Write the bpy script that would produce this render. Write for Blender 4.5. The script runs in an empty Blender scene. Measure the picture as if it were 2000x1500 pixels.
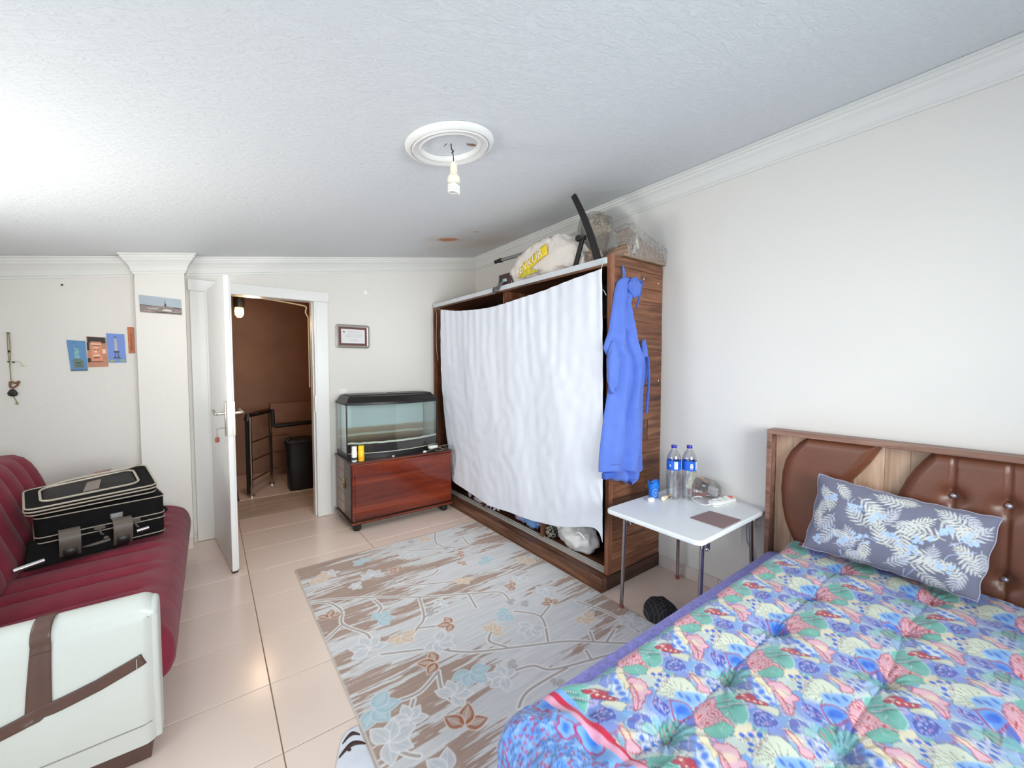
import bpy, bmesh, math, random
import numpy as np
from mathutils import Vector, Matrix, noise
random.seed(7); np.random.seed(7)
PI = math.pi
sc = bpy.context.scene
COL = sc.collection

# ---------------------------------------------------------------- camera
cam_d = bpy.data.cameras.new('camera'); cam = bpy.data.objects.new('camera', cam_d); COL.objects.link(cam)
cam_d.sensor_width = 36; cam_d.lens = 791 / 2000 * 36; cam_d.clip_start = .02
cam.location = (0, 0, 1.4)
_yaw = math.atan2(592, 791); _pit = math.atan(35 / 791)
cam.rotation_euler = (PI / 2 - _pit, 0, -_yaw)
sc.camera = cam

# ---------------------------------------------------------------- world, lights, exposure
w = bpy.data.worlds.new('sky'); sc.world = w; w.use_nodes = True
nt = w.node_tree; nt.nodes.clear()
o = nt.nodes.new('ShaderNodeOutputWorld'); b = nt.nodes.new('ShaderNodeBackground')
sk = nt.nodes.new('ShaderNodeTexSky'); sk.sky_type = 'HOSEK_WILKIE'; sk.turbidity = 3.0
sk.sun_direction = Vector((.4, -.5, .75)).normalized(); sk.ground_albedo = .5
nt.links.new(sk.outputs[0], b.inputs[0]); b.inputs[1].default_value = 1.0
nt.links.new(b.outputs[0], o.inputs[0])

def area(name, loc, rot, sx, sy, power, col, spread=180):
    d = bpy.data.lights.new(name, 'AREA'); d.shape = 'RECTANGLE'; d.size = sx; d.size_y = sy
    d.energy = power; d.color = col; d.spread = math.radians(spread)
    ob = bpy.data.objects.new(name, d); COL.objects.link(ob); ob.location = loc; ob.rotation_euler = rot
    return ob
# daylight through the balcony door in the left wall and through the window behind the camera
area('daylight_balcony_door', (-1.42, .75, 1.08), (0, -PI / 2, 0), 1.85, 1.4, 20, (.80, .90, 1.0))
area('daylight_added_window', (-1.37, 2.45, 1.38), (0, -PI / 2, 0), .85, 1.0, 17, (1.0, .985, .96))  # lamp at the added left window, brightens the back of the room
area('added_ceiling_glow_lamp', (-1.33, 2.15, 1.05), (0, -PI / 2 - math.radians(48), 0), .3, .8, 10, (1.0, .98, .93), 130)  # upward lamp added for the ceiling glow, no sunlit sill is built
area('daylight_rear_window', (.9, -1.12, 1.45), (PI / 2, 0, 0), 1.9, 1.2, 30, (.80, .90, 1.0))
area('added_rear_fill', (.4, -4.6, 1.9), (PI / 2, 0, 0), 4.2, 3.2, 620, (1.0, .98, .96))  # lamp added outside the rear window to even the light towards the back

sc.view_settings.view_transform = 'Standard'; sc.view_settings.look = 'None'
sc.view_settings.gamma = 1; sc.view_settings.use_curve_mapping = False
sc.view_settings.exposure = 0.5
sc.cycles.max_bounces = 10; sc.cycles.diffuse_bounces = 6; sc.cycles.glossy_bounces = 4
sc.cycles.transparent_max_bounces = 12; sc.cycles.transmission_bounces = 6
sc.cycles.use_denoising = True; sc.cycles.sample_clamp_indirect = 6
sc.cycles.caustics_reflective = False; sc.cycles.caustics_refractive = False

# ---------------------------------------------------------------- helpers
def lin(c):
    return tuple(((x / 255) / 12.92 if x / 255 <= .04045 else ((x / 255 + .055) / 1.055) ** 2.4) for x in c)

def mat(name, rgb, rough=.6, metal=0.0, var=.06, scale=8, bump=0.0, bscale=60, coat=0, spec=.5, stretch=None, sheen=0, alpha=1, emit=0):
    m = bpy.data.materials.new(name); m.use_nodes = True
    n = m.node_tree.nodes; l = m.node_tree.links; p = n['Principled BSDF']
    c = lin(rgb)
    p.inputs['Roughness'].default_value = rough; p.inputs['Metallic'].default_value = metal
    p.inputs['Specular IOR Level'].default_value = spec
    p.inputs['Coat Weight'].default_value = coat; p.inputs['Coat Roughness'].default_value = .05
    p.inputs['Sheen Weight'].default_value = sheen
    tc = n.new('ShaderNodeTexCoord'); mp = n.new('ShaderNodeMapping'); l.new(tc.outputs['Object'], mp.inputs[0])
    if stretch: mp.inputs['Scale'].default_value = stretch
    nz = n.new('ShaderNodeTexNoise'); nz.inputs['Scale'].default_value = scale; nz.inputs['Detail'].default_value = 5
    l.new(mp.outputs[0], nz.inputs['Vector'])
    r = n.new('ShaderNodeValToRGB'); e = r.color_ramp.elements
    e[0].position = .3; e[1].position = .7
    e[0].color = (*[max(0, x * (1 - var)) for x in c], 1); e[1].color = (*[min(1, x * (1 + var)) for x in c], 1)
    l.new(nz.outputs['Fac'], r.inputs[0]); l.new(r.outputs[0], p.inputs['Base Color'])
    if bump:
        nb = n.new('ShaderNodeTexNoise'); nb.inputs['Scale'].default_value = bscale; nb.inputs['Detail'].default_value = 4
        l.new(mp.outputs[0], nb.inputs['Vector'])
        bp = n.new('ShaderNodeBump'); bp.inputs['Strength'].default_value = bump; bp.inputs['Distance'].default_value = .01
        l.new(nb.outputs['Fac'], bp.inputs['Height']); l.new(bp.outputs[0], p.inputs['Normal'])
    if emit:
        p.inputs['Emission Color'].default_value = (*c, 1); p.inputs['Emission Strength'].default_value = emit
    if alpha < 1: p.inputs['Alpha'].default_value = alpha
    m.diffuse_color = (*c, 1)
    return m

def wood(name, dark, mid, light, axis=1, rough=.4, scale=3.0, coat=0, perobj=True):
    """grain running along the given object axis"""
    m = bpy.data.materials.new(name); m.use_nodes = True
    n = m.node_tree.nodes; l = m.node_tree.links; p = n['Principled BSDF']
    p.inputs['Roughness'].default_value = rough; p.inputs['Coat Weight'].default_value = coat; p.inputs['Coat Roughness'].default_value = .04
    tc = n.new('ShaderNodeTexCoord'); mp = n.new('ShaderNodeMapping'); l.new(tc.outputs['Object'], mp.inputs[0])
    s = [9, 9, 9]; s[axis] = .7; mp.inputs['Scale'].default_value = s
    if perobj:
        oi = n.new('ShaderNodeObjectInfo'); mu = n.new('ShaderNodeMath'); mu.operation = 'MULTIPLY'; mu.inputs[1].default_value = 37
        l.new(oi.outputs['Random'], mu.inputs[0]); cb = n.new('ShaderNodeCombineXYZ')
        for k in range(3): l.new(mu.outputs[0], cb.inputs[k])
        l.new(cb.outputs[0], mp.inputs['Location'])
    nz = n.new('ShaderNodeTexNoise'); nz.inputs['Scale'].default_value = scale; nz.inputs['Detail'].default_value = 6; nz.inputs['Distortion'].default_value = .6
    nz.inputs['Roughness'].default_value = .65
    l.new(mp.outputs[0], nz.inputs['Vector'])
    r = n.new('ShaderNodeValToRGB'); e = r.color_ramp.elements
    e[0].position = .3; e[0].color = (*lin(dark), 1); e[1].position = .72; e[1].color = (*lin(light), 1)
    k = e.new(.5); k.color = (*lin(mid), 1)
    l.new(nz.outputs['Fac'], r.inputs[0])
    if perobj:
        hs = n.new('ShaderNodeHueSaturation'); mr = n.new('ShaderNodeMapRange'); mr.inputs['To Min'].default_value = .72; mr.inputs['To Max'].default_value = 1.2
        l.new(oi.outputs['Random'], mr.inputs[0]); l.new(mr.outputs[0], hs.inputs['Value']); l.new(r.outputs[0], hs.inputs['Color'])
        l.new(hs.outputs[0], p.inputs['Base Color'])
    else: l.new(r.outputs[0], p.inputs['Base Color'])
    m.diffuse_color = (*lin(mid), 1)
    return m

def clear(name, tint=(1, 1, 1), gloss=.18, rough=.03, tr=.9):
    """thin clear film or wall of plastic / glass: mostly transparent with a fresnel gloss"""
    m = bpy.data.materials.new(name); m.use_nodes = True
    n = m.node_tree.nodes; l = m.node_tree.links; n.clear()
    out = n.new('ShaderNodeOutputMaterial'); t = n.new('ShaderNodeBsdfTransparent'); t.inputs[0].default_value = (*[x * tr for x in tint], 1)
    g = n.new('ShaderNodeBsdfGlossy'); g.inputs['Roughness'].default_value = rough
    lw = n.new('ShaderNodeLayerWeight'); lw.inputs[0].default_value = .35
    nz = n.new('ShaderNodeTexNoise'); nz.inputs['Scale'].default_value = 30
    mr = n.new('ShaderNodeMapRange'); mr.inputs['To Min'].default_value = gloss * .6; mr.inputs['To Max'].default_value = gloss * 1.3
    l.new(nz.outputs['Fac'], mr.inputs[0])
    ad = n.new('ShaderNodeMath'); ad.operation = 'MULTIPLY_ADD'; ad.inputs[1].default_value = .55; ad.use_clamp = True
    l.new(lw.outputs['Facing'], ad.inputs[0]); l.new(mr.outputs[0], ad.inputs[2])
    mx = n.new('ShaderNodeMixShader'); l.new(ad.outputs[0], mx.inputs[0]); l.new(t.outputs[0], mx.inputs[1]); l.new(g.outputs[0], mx.inputs[2])
    l.new(mx.outputs[0], out.inputs[0])
    return m

def vcol(name, rough=.8, bump=.25, bscale=500, sheen=.2, noise_amt=.08):
    """cloth whose printed or woven colours are stored on the mesh, with a node weave on top"""
    m = bpy.data.materials.new(name); m.use_nodes = True
    n = m.node_tree.nodes; l = m.node_tree.links; p = n['Principled BSDF']
    p.inputs['Roughness'].default_value = rough; p.inputs['Sheen Weight'].default_value = sheen; p.inputs['Specular IOR Level'].default_value = .25
    a = n.new('ShaderNodeVertexColor'); a.layer_name = 'print'
    nz = n.new('ShaderNodeTexNoise'); nz.inputs['Scale'].default_value = bscale; nz.inputs['Detail'].default_value = 2
    tc = n.new('ShaderNodeTexCoord'); l.new(tc.outputs['Object'], nz.inputs['Vector'])
    hs = n.new('ShaderNodeHueSaturation'); mr = n.new('ShaderNodeMapRange'); mr.inputs['To Min'].default_value = 1 - noise_amt; mr.inputs['To Max'].default_value = 1 + noise_amt
    l.new(nz.outputs['Fac'], mr.inputs[0]); l.new(mr.outputs[0], hs.inputs['Value']); l.new(a.outputs[0], hs.inputs['Color'])
    l.new(hs.outputs[0], p.inputs['Base Color'])
    bp = n.new('ShaderNodeBump'); bp.inputs['Strength'].default_value = bump; bp.inputs['Distance'].default_value = .003
    l.new(nz.outputs['Fac'], bp.inputs['Height']); l.new(bp.outputs[0], p.inputs['Normal'])
    return m

class MB:
    """collects world-space geometry for ONE mesh object"""
    def __init__(s): s.v = []; s.f = []
    def add(s, vs, fs):
        k = len(s.v); s.v += [tuple(v) for v in vs]; s.f += [tuple(i + k for i in f) for f in fs]; return s
    def box(s, a, b, rz=0, ctr=None, M=None):
        x0, y0, z0 = a; x1, y1, z1 = b
        vs = [Vector(q) for q in ((x0, y0, z0), (x1, y0, z0), (x1, y1, z0), (x0, y1, z0), (x0, y0, z1), (x1, y0, z1), (x1, y1, z1), (x0, y1, z1))]
        if rz:
            c = Vector(ctr or ((x0 + x1) / 2, (y0 + y1) / 2, 0)); R = Matrix.Rotation(rz, 3, 'Z'); vs = [R @ (q - c) + c for q in vs]
        if M: vs = [M @ q for q in vs]
        return s.add(vs, [(0, 3, 2, 1), (4, 5, 6, 7), (0, 1, 5, 4), (1, 2, 6, 5), (2, 3, 7, 6), (3, 0, 4, 7)])
    def prism(s, pts, ext):
        """closed outline of 3D points swept by vector ext"""
        n = len(pts); e = Vector(ext); vs = [Vector(q) for q in pts] + [Vector(q) + e for q in pts]
        return s.add(vs, [tuple(range(n))[::-1], tuple(range(n, 2 * n))] + [(i, (i + 1) % n, n + (i + 1) % n, n + i) for i in range(n)])
    def lathe(s, prof, c=(0, 0, 0), seg=24, M=None, cap=True):
        vs = []; fs = []
        for r, z in prof:
            for i in range(seg):
                a = 2 * PI * i / seg; vs.append(Vector((r * math.cos(a), r * math.sin(a), z)))
        if M: vs = [M @ q for q in vs]
        vs = [q + Vector(c) for q in vs]
        m = len(prof)
        for j in range(m - 1):
            for i in range(seg):
                k = (i + 1) % seg; fs.append((j * seg + i, j * seg + k, (j + 1) * seg + k, (j + 1) * seg + i))
        if cap:
            fs.append(tuple(range(seg))[::-1]); fs.append(tuple((m - 1) * seg + i for i in range(seg)))
        return s.add(vs, fs)
    def tube(s, pts, r, seg=10, smooth=True, closed=False):
        P = [Vector(q) for q in pts]
        if smooth and len(P) > 2:
            Q = []
            n = len(P)
            for i in range(n - 1 if not closed else n):
                p0 = P[max(i - 1, 0)] if not closed else P[i - 1]; p1 = P[i]; p2 = P[(i + 1) % n]; p3 = P[min(i + 2, n - 1)] if not closed else P[(i + 2) % n]
                for t in (0, .2, .4, .6, .8):
                    Q.append(.5 * ((2 * p1) + (-p0 + p2) * t + (2 * p0 - 5 * p1 + 4 * p2 - p3) * t * t + (-p0 + 3 * p1 - 3 * p2 + p3) * t ** 3))
            if not closed: Q.append(P[-1])
            P = Q
        n = len(P); rr = r if hasattr(r, '__len__') else None
        vs = []; up = None
        for i, q in enumerate(P):
            if closed: d = (P[(i + 1) % n] - P[i - 1])
            else: d = (P[min(i + 1, n - 1)] - P[max(i - 1, 0)])
            d = d.normalized() if d.length > 1e-9 else Vector((0, 0, 1))
            if up is None: up = d.orthogonal().normalized()
            up = (up - d * up.dot(d)); up = up.normalized() if up.length > 1e-6 else d.orthogonal().normalized()
            sd = d.cross(up)
            R = (rr[0] + (rr[1] - rr[0]) * i / (n - 1)) if rr else r
            for k in range(seg):
                a = 2 * PI * k / seg; vs.append(q + (up * math.cos(a) + sd * math.sin(a)) * R)
        fs = []
        for j in range(n if closed else n - 1):
            for k in range(seg):
                a = j * seg + k; b2 = j * seg + (k + 1) % seg; c2 = ((j + 1) % n) * seg + (k + 1) % seg; d2 = ((j + 1) % n) * seg + k
                fs.append((a, b2, c2, d2))
        if not closed: fs += [tuple(range(seg))[::-1], tuple((n - 1) * seg + k for k in range(seg))]
        return s.add(vs, fs)
    def grid(s, nu, nv, fn):
        vs = [fn(i / (nu - 1), j / (nv - 1)) for j in range(nv) for i in range(nu)]
        return s.add(vs, [(j * nu + i, j * nu + i + 1, (j + 1) * nu + i + 1, (j + 1) * nu + i) for j in range(nv - 1) for i in range(nu - 1)])
    def loft(s, rings, cap=True):
        n = len(rings[0]); vs = [q for r in rings for q in r]; m = len(rings)
        fs = [(j * n + i, j * n + (i + 1) % n, (j + 1) * n + (i + 1) % n, (j + 1) * n + i) for j in range(m - 1) for i in range(n)]
        if cap: fs += [tuple(range(n))[::-1], tuple((m - 1) * n + i for i in range(n))]
        return s.add(vs, fs)
    def lump(s, c, r, seed=0, amp=.18, freq=3.0, wr=.0, seg=40, rings=26, flat=.0, M=None):
        C = Vector(c); vs = []; fs = []
        for j in range(rings + 1):
            t = PI * j / rings
            for i in range(seg):
                a = 2 * PI * i / seg
                d = Vector((math.sin(t) * math.cos(a), math.sin(t) * math.sin(a), -math.cos(t)))
                k = 1 + amp * noise.noise(d * freq + Vector((seed, seed * 1.7, 0)))
                if wr: k += wr * (abs(noise.noise(d * freq * 2.6 + Vector((seed * 3, 0, seed)))) - .2)
                q = Vector((d.x * r[0] * k, d.y * r[1] * k, d.z * r[2] * k))
                if flat and q.z < -r[2] * flat: q.z = -r[2] * flat
                if M: q = M @ q
                vs.append(C + q)
        for j in range(rings):
            for i in range(seg):
                k = (i + 1) % seg; fs.append((j * seg + i, j * seg + k, (j + 1) * seg + k, (j + 1) * seg + i))
        return s.add(vs, fs)

WL = {}   # world location of every object made here
def obj(name, mb, m, parent=None, origin=None, bevel=0, smooth=True, sub=0, solid=0, seg=2, kind=None, label=None, auto=35, share=None):
    me = bpy.data.meshes.new(name); V = mb.v
    if origin is None:
        if parent is not None: origin = WL[parent.name]
        else:
            A = np.array(V); origin = ((A[:, 0].min() + A[:, 0].max()) / 2, (A[:, 1].min() + A[:, 1].max()) / 2, A[:, 2].min())
    origin = Vector(origin)
    A = np.array(V, dtype=np.float64) - np.array(origin)
    me.from_pydata(A.tolist(), [], mb.f); me.validate()
    bm = bmesh.new(); bm.from_mesh(me); bmesh.ops.recalc_face_normals(bm, faces=bm.faces) if len(bm.faces) < 60000 else None; bm.to_mesh(me); bm.free()
    ob = bpy.data.objects.new(name, me); COL.objects.link(ob)
    if m: me.materials.append(m)
    if parent is not None:
        ob.parent = parent; ob.location = origin - Vector(WL[parent.name])
    else: ob.location = origin
    WL[ob.name] = origin
    if smooth:
        for p in me.polygons: p.use_smooth = True
    if solid:
        k = ob.modifiers.new('thickness', 'SOLIDIFY'); k.thickness = solid; k.offset = 0
    if bevel:
        k = ob.modifiers.new('bevel', 'BEVEL'); k.width = bevel; k.segments = seg; k.limit_method = 'ANGLE'; k.angle_limit = math.radians(35)
    if sub:
        k = ob.modifiers.new('sub', 'SUBSURF'); k.levels = sub; k.render_levels = sub
    if smooth and not sub:
        try:
            me.set_sharp_from_angle(angle=math.radians(auto))
        except Exception: pass
    if kind: ob['kind'] = kind
    if label: ob['label'] = label
    return ob
def thing(name, loc, label=None, cat=None, group=None, kind=None):
    o = bpy.data.objects.new(name, None); COL.objects.link(o); o.location = loc; o.empty_display_size = .05; WL[o.name] = Vector(loc)
    tag(o, label, cat, group, kind); return o
def tag(o, label=None, cat=None, group=None, kind=None):
    if label: o['label'] = label
    if cat: o['category'] = cat
    if group: o['group'] = group
    if kind: o['kind'] = kind
    return o

# ---------------------------------------------------------------- painter for printed cloth (fills colour grids, no image files)
class Paint:
    def __init__(s, wm, hm, res, base, wrap=False):
        s.r = res; s.W = int(wm / res); s.H = int(hm / res); s.c = np.zeros((s.H, s.W, 3)) + np.array(lin(base)); s.wrap = wrap
        s.wm = wm; s.hm = hm
    def _blend(s, x0, y0, mask, col):
        h, w_ = mask.shape; ys = np.arange(y0, y0 + h); xs = np.arange(x0, x0 + w_)
        if s.wrap: ys = ys % s.H; xs = xs % s.W
        else:
            ky = (ys >= 0) & (ys < s.H); kx = (xs >= 0) & (xs < s.W); mask = mask[ky][:, kx]; ys = ys[ky]; xs = xs[kx]
        if mask.size == 0: return
        ix = np.ix_(ys, xs); a = mask[..., None]
        s.c[ix] = s.c[ix] * (1 - a) + np.array(col) * a
    def poly(s, P, col, a=1, soft=.7):
        P = np.array(P) / s.r; x0, y0 = np.floor(P.min(0) - 2).astype(int); x1, y1 = np.ceil(P.max(0) + 2).astype(int)
        X, Y = np.meshgrid(np.arange(x0, x1) + .5, np.arange(y0, y1) + .5)
        ins = np.zeros(X.shape, bool); n = len(P)
        for i in range(n):
            (ax, ay), (bx, by) = P[i], P[(i + 1) % n]
            cnd = ((ay > Y) != (by > Y))
            with np.errstate(divide='ignore', invalid='ignore'):
                xi = (bx - ax) * (Y - ay) / (by - ay + 1e-12) + ax
            ins ^= cnd & (X < xi)
        s._blend(x0, y0, ins.astype(float) * a, lin(col))
    def line(s, P, wd, col, a=1, closed=False, taper=False):
        P = np.array(P) / s.r; wd = wd / s.r / 2
        if closed: P = np.vstack([P, P[:1]])
        x0, y0 = np.floor(P.min(0) - wd - 2).astype(int); x1, y1 = np.ceil(P.max(0) + wd + 2).astype(int)
        X, Y = np.meshgrid(np.arange(x0, x1) + .5, np.arange(y0, y1) + .5); D = np.full(X.shape, 1e9)
        n = len(P) - 1
        for i in range(n):
            A = P[i]; B = P[i + 1]; d = B - A; L = d @ d + 1e-9
            t = np.clip(((X - A[0]) * d[0] + (Y - A[1]) * d[1]) / L, 0, 1)
            dd = np.hypot(X - A[0] - t * d[0], Y - A[1] - t * d[1])
            if taper: dd = dd + wd * .75 * (i + t) / n
            D = np.minimum(D, dd)
        s._blend(x0, y0, np.clip(wd - D + .5, 0, 1) * a, lin(col))
    def blob(s, cx, cy, rx, ry, ang, col, a=1, soft=.0):
        cx /= s.r; cy /= s.r; rx /= s.r; ry /= s.r; R = int(max(rx, ry) * (1 + soft) + 3); x0 = int(cx) - R; y0 = int(cy) - R
        X, Y = np.meshgrid(np.arange(x0, x0 + 2 * R) + .5 - cx, np.arange(y0, y0 + 2 * R) + .5 - cy)
        u = (X * math.cos(ang) + Y * math.sin(ang)) / rx; v = (-X * math.sin(ang) + Y * math.cos(ang)) / ry; q = np.hypot(u, v)
        edge = max(soft, 1 / max(1, min(rx, ry)))
        s._blend(x0, y0, np.clip((1 - q) / edge + .5, 0, 1) * a, lin(col))
    def sample(s, X, Y):
        """bilinear box-filtered lookup, metres"""
        fx = X / s.r - .5; fy = Y / s.r - .5; ix = np.floor(fx).astype(int); iy = np.floor(fy).astype(int); tx = (fx - ix)[..., None]; ty = (fy - iy)[..., None]
        def g(a, b):
            if s.wrap: return s.c[b % s.H, a % s.W]
            return s.c[np.clip(b, 0, s.H - 1), np.clip(a, 0, s.W - 1)]
        return (g(ix, iy) * (1 - tx) + g(ix + 1, iy) * tx) * (1 - ty) + (g(ix, iy + 1) * (1 - tx) + g(ix + 1, iy + 1) * tx) * ty
def leafpts(cx, cy, L, W, ang, n=14, wav=0, sk=.8):
    up = []; dn = []
    for i in range(n + 1):
        t = i / n; wdt = W * math.sin(PI * t ** sk) * (1 + wav * (i % 2))
        up.append((t * L, wdt)); dn.append((t * L, -wdt))
    pts = up + dn[::-1][1:-1]; c, s_ = math.cos(ang), math.sin(ang)
    return [(cx + x * c - y * s_, cy + x * s_ + y * c) for x, y in pts]
def scallop(cx, cy, R, n, amp, ang=0, ry=None, k=6):
    out = []; ry = ry or R
    for i in range(n * k):
        t = 2 * PI * i / (n * k); r = 1 + amp * abs(math.sin(n * t / 2))
        x = math.cos(t) * R * r; y = math.sin(t) * ry * r
        out.append((cx + x * math.cos(ang) - y * math.sin(ang), cy + x * math.sin(ang) + y * math.cos(ang)))
    return out
def setcols(ob, cols, name='print'):
    me = ob.data; at = me.color_attributes.new(name, 'FLOAT_COLOR', 'POINT')
    A = np.ones((len(me.vertices), 4), dtype=np.float32); A[:, :3] = cols.reshape(-1, 3)
    at.data.foreach_set('color', A.ravel())
def text_mesh(body, size, M, depth=.0008):
    cu = bpy.data.curves.new('t', 'FONT'); cu.body = body; cu.size = size; cu.extrude = depth; cu.align_x = 'CENTER'; cu.align_y = 'CENTER'
    to = bpy.data.objects.new('t', cu); COL.objects.link(to); bpy.context.view_layer.update()
    me = bpy.data.meshes.new_from_object(to.evaluated_get(bpy.context.evaluated_depsgraph_get()))
    mb = MB(); mb.add([M @ v.co for v in me.vertices], [tuple(p.vertices) for p in me.polygons])
    bpy.data.objects.remove(to); bpy.data.curves.remove(cu); bpy.data.meshes.remove(me)
    return mb
def frame_M(o, xd, yd):
    x = Vector(xd).normalized(); y = Vector(yd); y = (y - x * y.dot(x)).normalized(); z = x.cross(y)
    M = Matrix.Identity(4)
    for i in range(3): M[i][0] = x[i]; M[i][1] = y[i]; M[i][2] = z[i]; M[i][3] = o[i]
    return M

# ================================================================ THE SETTING
XR, YB, XL, YF = 2.506, 4.05, -1.30, -1.0
SL = .155
def cz(x): return 2.63 + SL * (x - 2.44)          # sloping ceiling height
M_wall = mat('painted_wall', (228, 223, 218), rough=.75, var=.012, scale=1.2, bump=.12, bscale=35, spec=.3)
M_trimw = mat('white_moulding', (224, 222, 219), rough=.5, var=.01)
M_lacq = mat('white_lacquered_door', (232, 230, 228), rough=.32, var=.015, scale=3)
M_grout = mat('tile_grout', (150, 122, 100), rough=.9, var=.2, scale=14)
M_tile = mat('pinkish_beige_glazed_tile', (238, 216, 202), rough=.2, var=.03, scale=1.6, spec=.45)
M_tileskirt = mat('glazed_skirting_tile', (222, 210, 203), rough=.25, var=.03)
# ceiling: rough stucco, with a flaked-off rusty patch and a faint damp stain
def ceiling_mat():
    m = bpy.data.materials.new('stucco_ceiling'); m.use_nodes = True; n = m.node_tree.nodes; l = m.node_tree.links; p = n['Principled BSDF']
    p.inputs['Roughness'].default_value = .8; p.inputs['Specular IOR Level'].default_value = .3
    g = n.new('ShaderNodeNewGeometry')
    def dist(c, s, wob, wsc, lo, hi):
        mp = n.new('ShaderNodeMapping'); mp.vector_type = 'POINT'; mp.inputs['Scale'].default_value = s
        mp.inputs['Location'].default_value = (-c[0] * s[0], -c[1] * s[1], -c[2] * s[2]); l.new(g.outputs['Position'], mp.inputs[0])
        le = n.new('ShaderNodeVectorMath'); le.operation = 'LENGTH'; l.new(mp.outputs[0], le.inputs[0])
        nz = n.new('ShaderNodeTexNoise'); nz.inputs['Scale'].default_value = wsc; nz.inputs['Detail'].default_value = 6; l.new(g.outputs['Position'], nz.inputs['Vector'])
        ma = n.new('ShaderNodeMath'); ma.operation = 'MULTIPLY_ADD'; ma.inputs[1].default_value = wob; l.new(nz.outputs['Fac'], ma.inputs[0]); l.new(le.outputs['Value'], ma.inputs[2])
        mr = n.new('ShaderNodeMapRange'); mr.inputs['From Min'].default_value = lo; mr.inputs['From Max'].default_value = hi; mr.inputs['To Min'].default_value = 1; mr.inputs['To Max'].default_value = 0
        l.new(ma.outputs[0], mr.inputs[0]); return mr.outputs[0]
    c0 = n.new('ShaderNodeRGB'); c0.outputs[0].default_value = (*lin((220, 223, 226)), 1)
    prev = c0.outputs[0]
    for c, s, wob, wsc, lo, hi, col, mx_ in (((1.74, 3.25, 2.52), (4.2, 9.5, 1), 2.0, 6, 1.2, 2.4, (205, 185, 170), .55),
                                      ((2.15, 3.3, 2.58), (2.2, 2.6, 1), 1.6, 3, .9, 2.2, (205, 190, 178), .6),
                                      ((1.74, 3.25, 2.52), (6.5, 15, 1), 2.4, 9, 1.75, 1.9, (196, 136, 98), .95),
                                      ((1.85, 2.98, 2.54), (14, 30, 1), 2.4, 9, 1.7, 1.9, (192, 150, 125), .7),
                                      ((.98, 1.62, 2.4), (34, 60, 1), 2.0, 20, 1.5, 1.9, (140, 80, 50), .9)):
        f = dist(c, s, wob, wsc, lo, hi); sc_ = n.new('ShaderNodeMath'); sc_.operation = 'MULTIPLY'; sc_.inputs[1].default_value = mx_; l.new(f, sc_.inputs[0])
        mi = n.new('ShaderNodeMixRGB'); l.new(sc_.outputs[0], mi.inputs[0]); l.new(prev, mi.inputs[1]); mi.inputs[2].default_value = (*lin(col), 1); prev = mi.outputs[0]
    l.new(prev, p.inputs['Base Color'])
    mp = n.new('ShaderNodeMapping'); mp.inputs['Scale'].default_value = (1, 2.2, 1); mp.inputs['Rotation'].default_value = (0, 0, .5); l.new(g.outputs['Position'], mp.inputs[0])
    nb = n.new('ShaderNodeTexNoise'); nb.inputs['Scale'].default_value = 22; nb.inputs['Detail'].default_value = 8; nb.inputs['Roughness'].default_value = .65; nb.inputs['Distortion'].default_value = 1.2
    l.new(mp.outputs[0], nb.inputs['Vector'])
    rp = n.new('ShaderNodeValToRGB'); rp.color_ramp.elements[0].position = .45; rp.color_ramp.elements[1].position = .68; l.new(nb.outputs['Fac'], rp.inputs[0])
    bp = n.new('ShaderNodeBump'); bp.inputs['Strength'].default_value = .36; bp.inputs['Distance'].default_value = .006
    l.new(rp.outputs[0], bp.inputs['Height']); l.new(bp.outputs[0], p.inputs['Normal'])
    return m
M_ceil = ceiling_mat()

# floor: grout bed with every tile its own piece
fl = thing('floor', (.6, 1.5, 0), kind='structure')
obj('grout_bed', MB().box((XL - .1, YF - .1, -.08), (XR + .05, 4.40, -.0035)), M_grout, fl)
xs = [.18 + .805 * k for k in range(-2, 4)]; ys = [1.623 + .3975 * k for k in range(-7, 8)]
tile_cache = {}
for i in range(len(xs) - 1):
    for j in range(len(ys) - 1):
        x0 = max(xs[i], XL) + .002; x1 = min(xs[i + 1], XR) - .002; y0 = max(ys[j], YF) + .002; y1 = min(ys[j + 1], 4.40) - .002
        if y0 > 4.05: x0 = max(x0, -.2); x1 = min(x1, 1.0)
        if y1 - y0 < .02 or x1 - x0 < .02: continue
        dz = random.uniform(-.0006, 0)
        t = obj('tile', MB().box((x0, y0, -.012), (x1, y1, dz)), M_tile, fl, origin=((x0 + x1) / 2, (y0 + y1) / 2, -.012), bevel=.0012, seg=1, smooth=False)

# walls
OP0, OP1, OPZ = -.02, .80, 2.02      # door opening in the back wall
wb = MB().box((XL - .1, YB, -.05), (OP0, YB + .12, 2.75)).box((OP1, YB, -.05), (XR + .1, YB + .12, 2.75)).box((OP0, YB, OPZ), (OP1, YB + .12, 2.75))
tag(obj('wall_back', wb, M_wall, smooth=False), kind='structure')
tag(obj('wall_right', MB().box((XR, YF - .1, -.05), (XR + .12, YB, 2.75)), M_wall, smooth=False), kind='structure')
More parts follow.
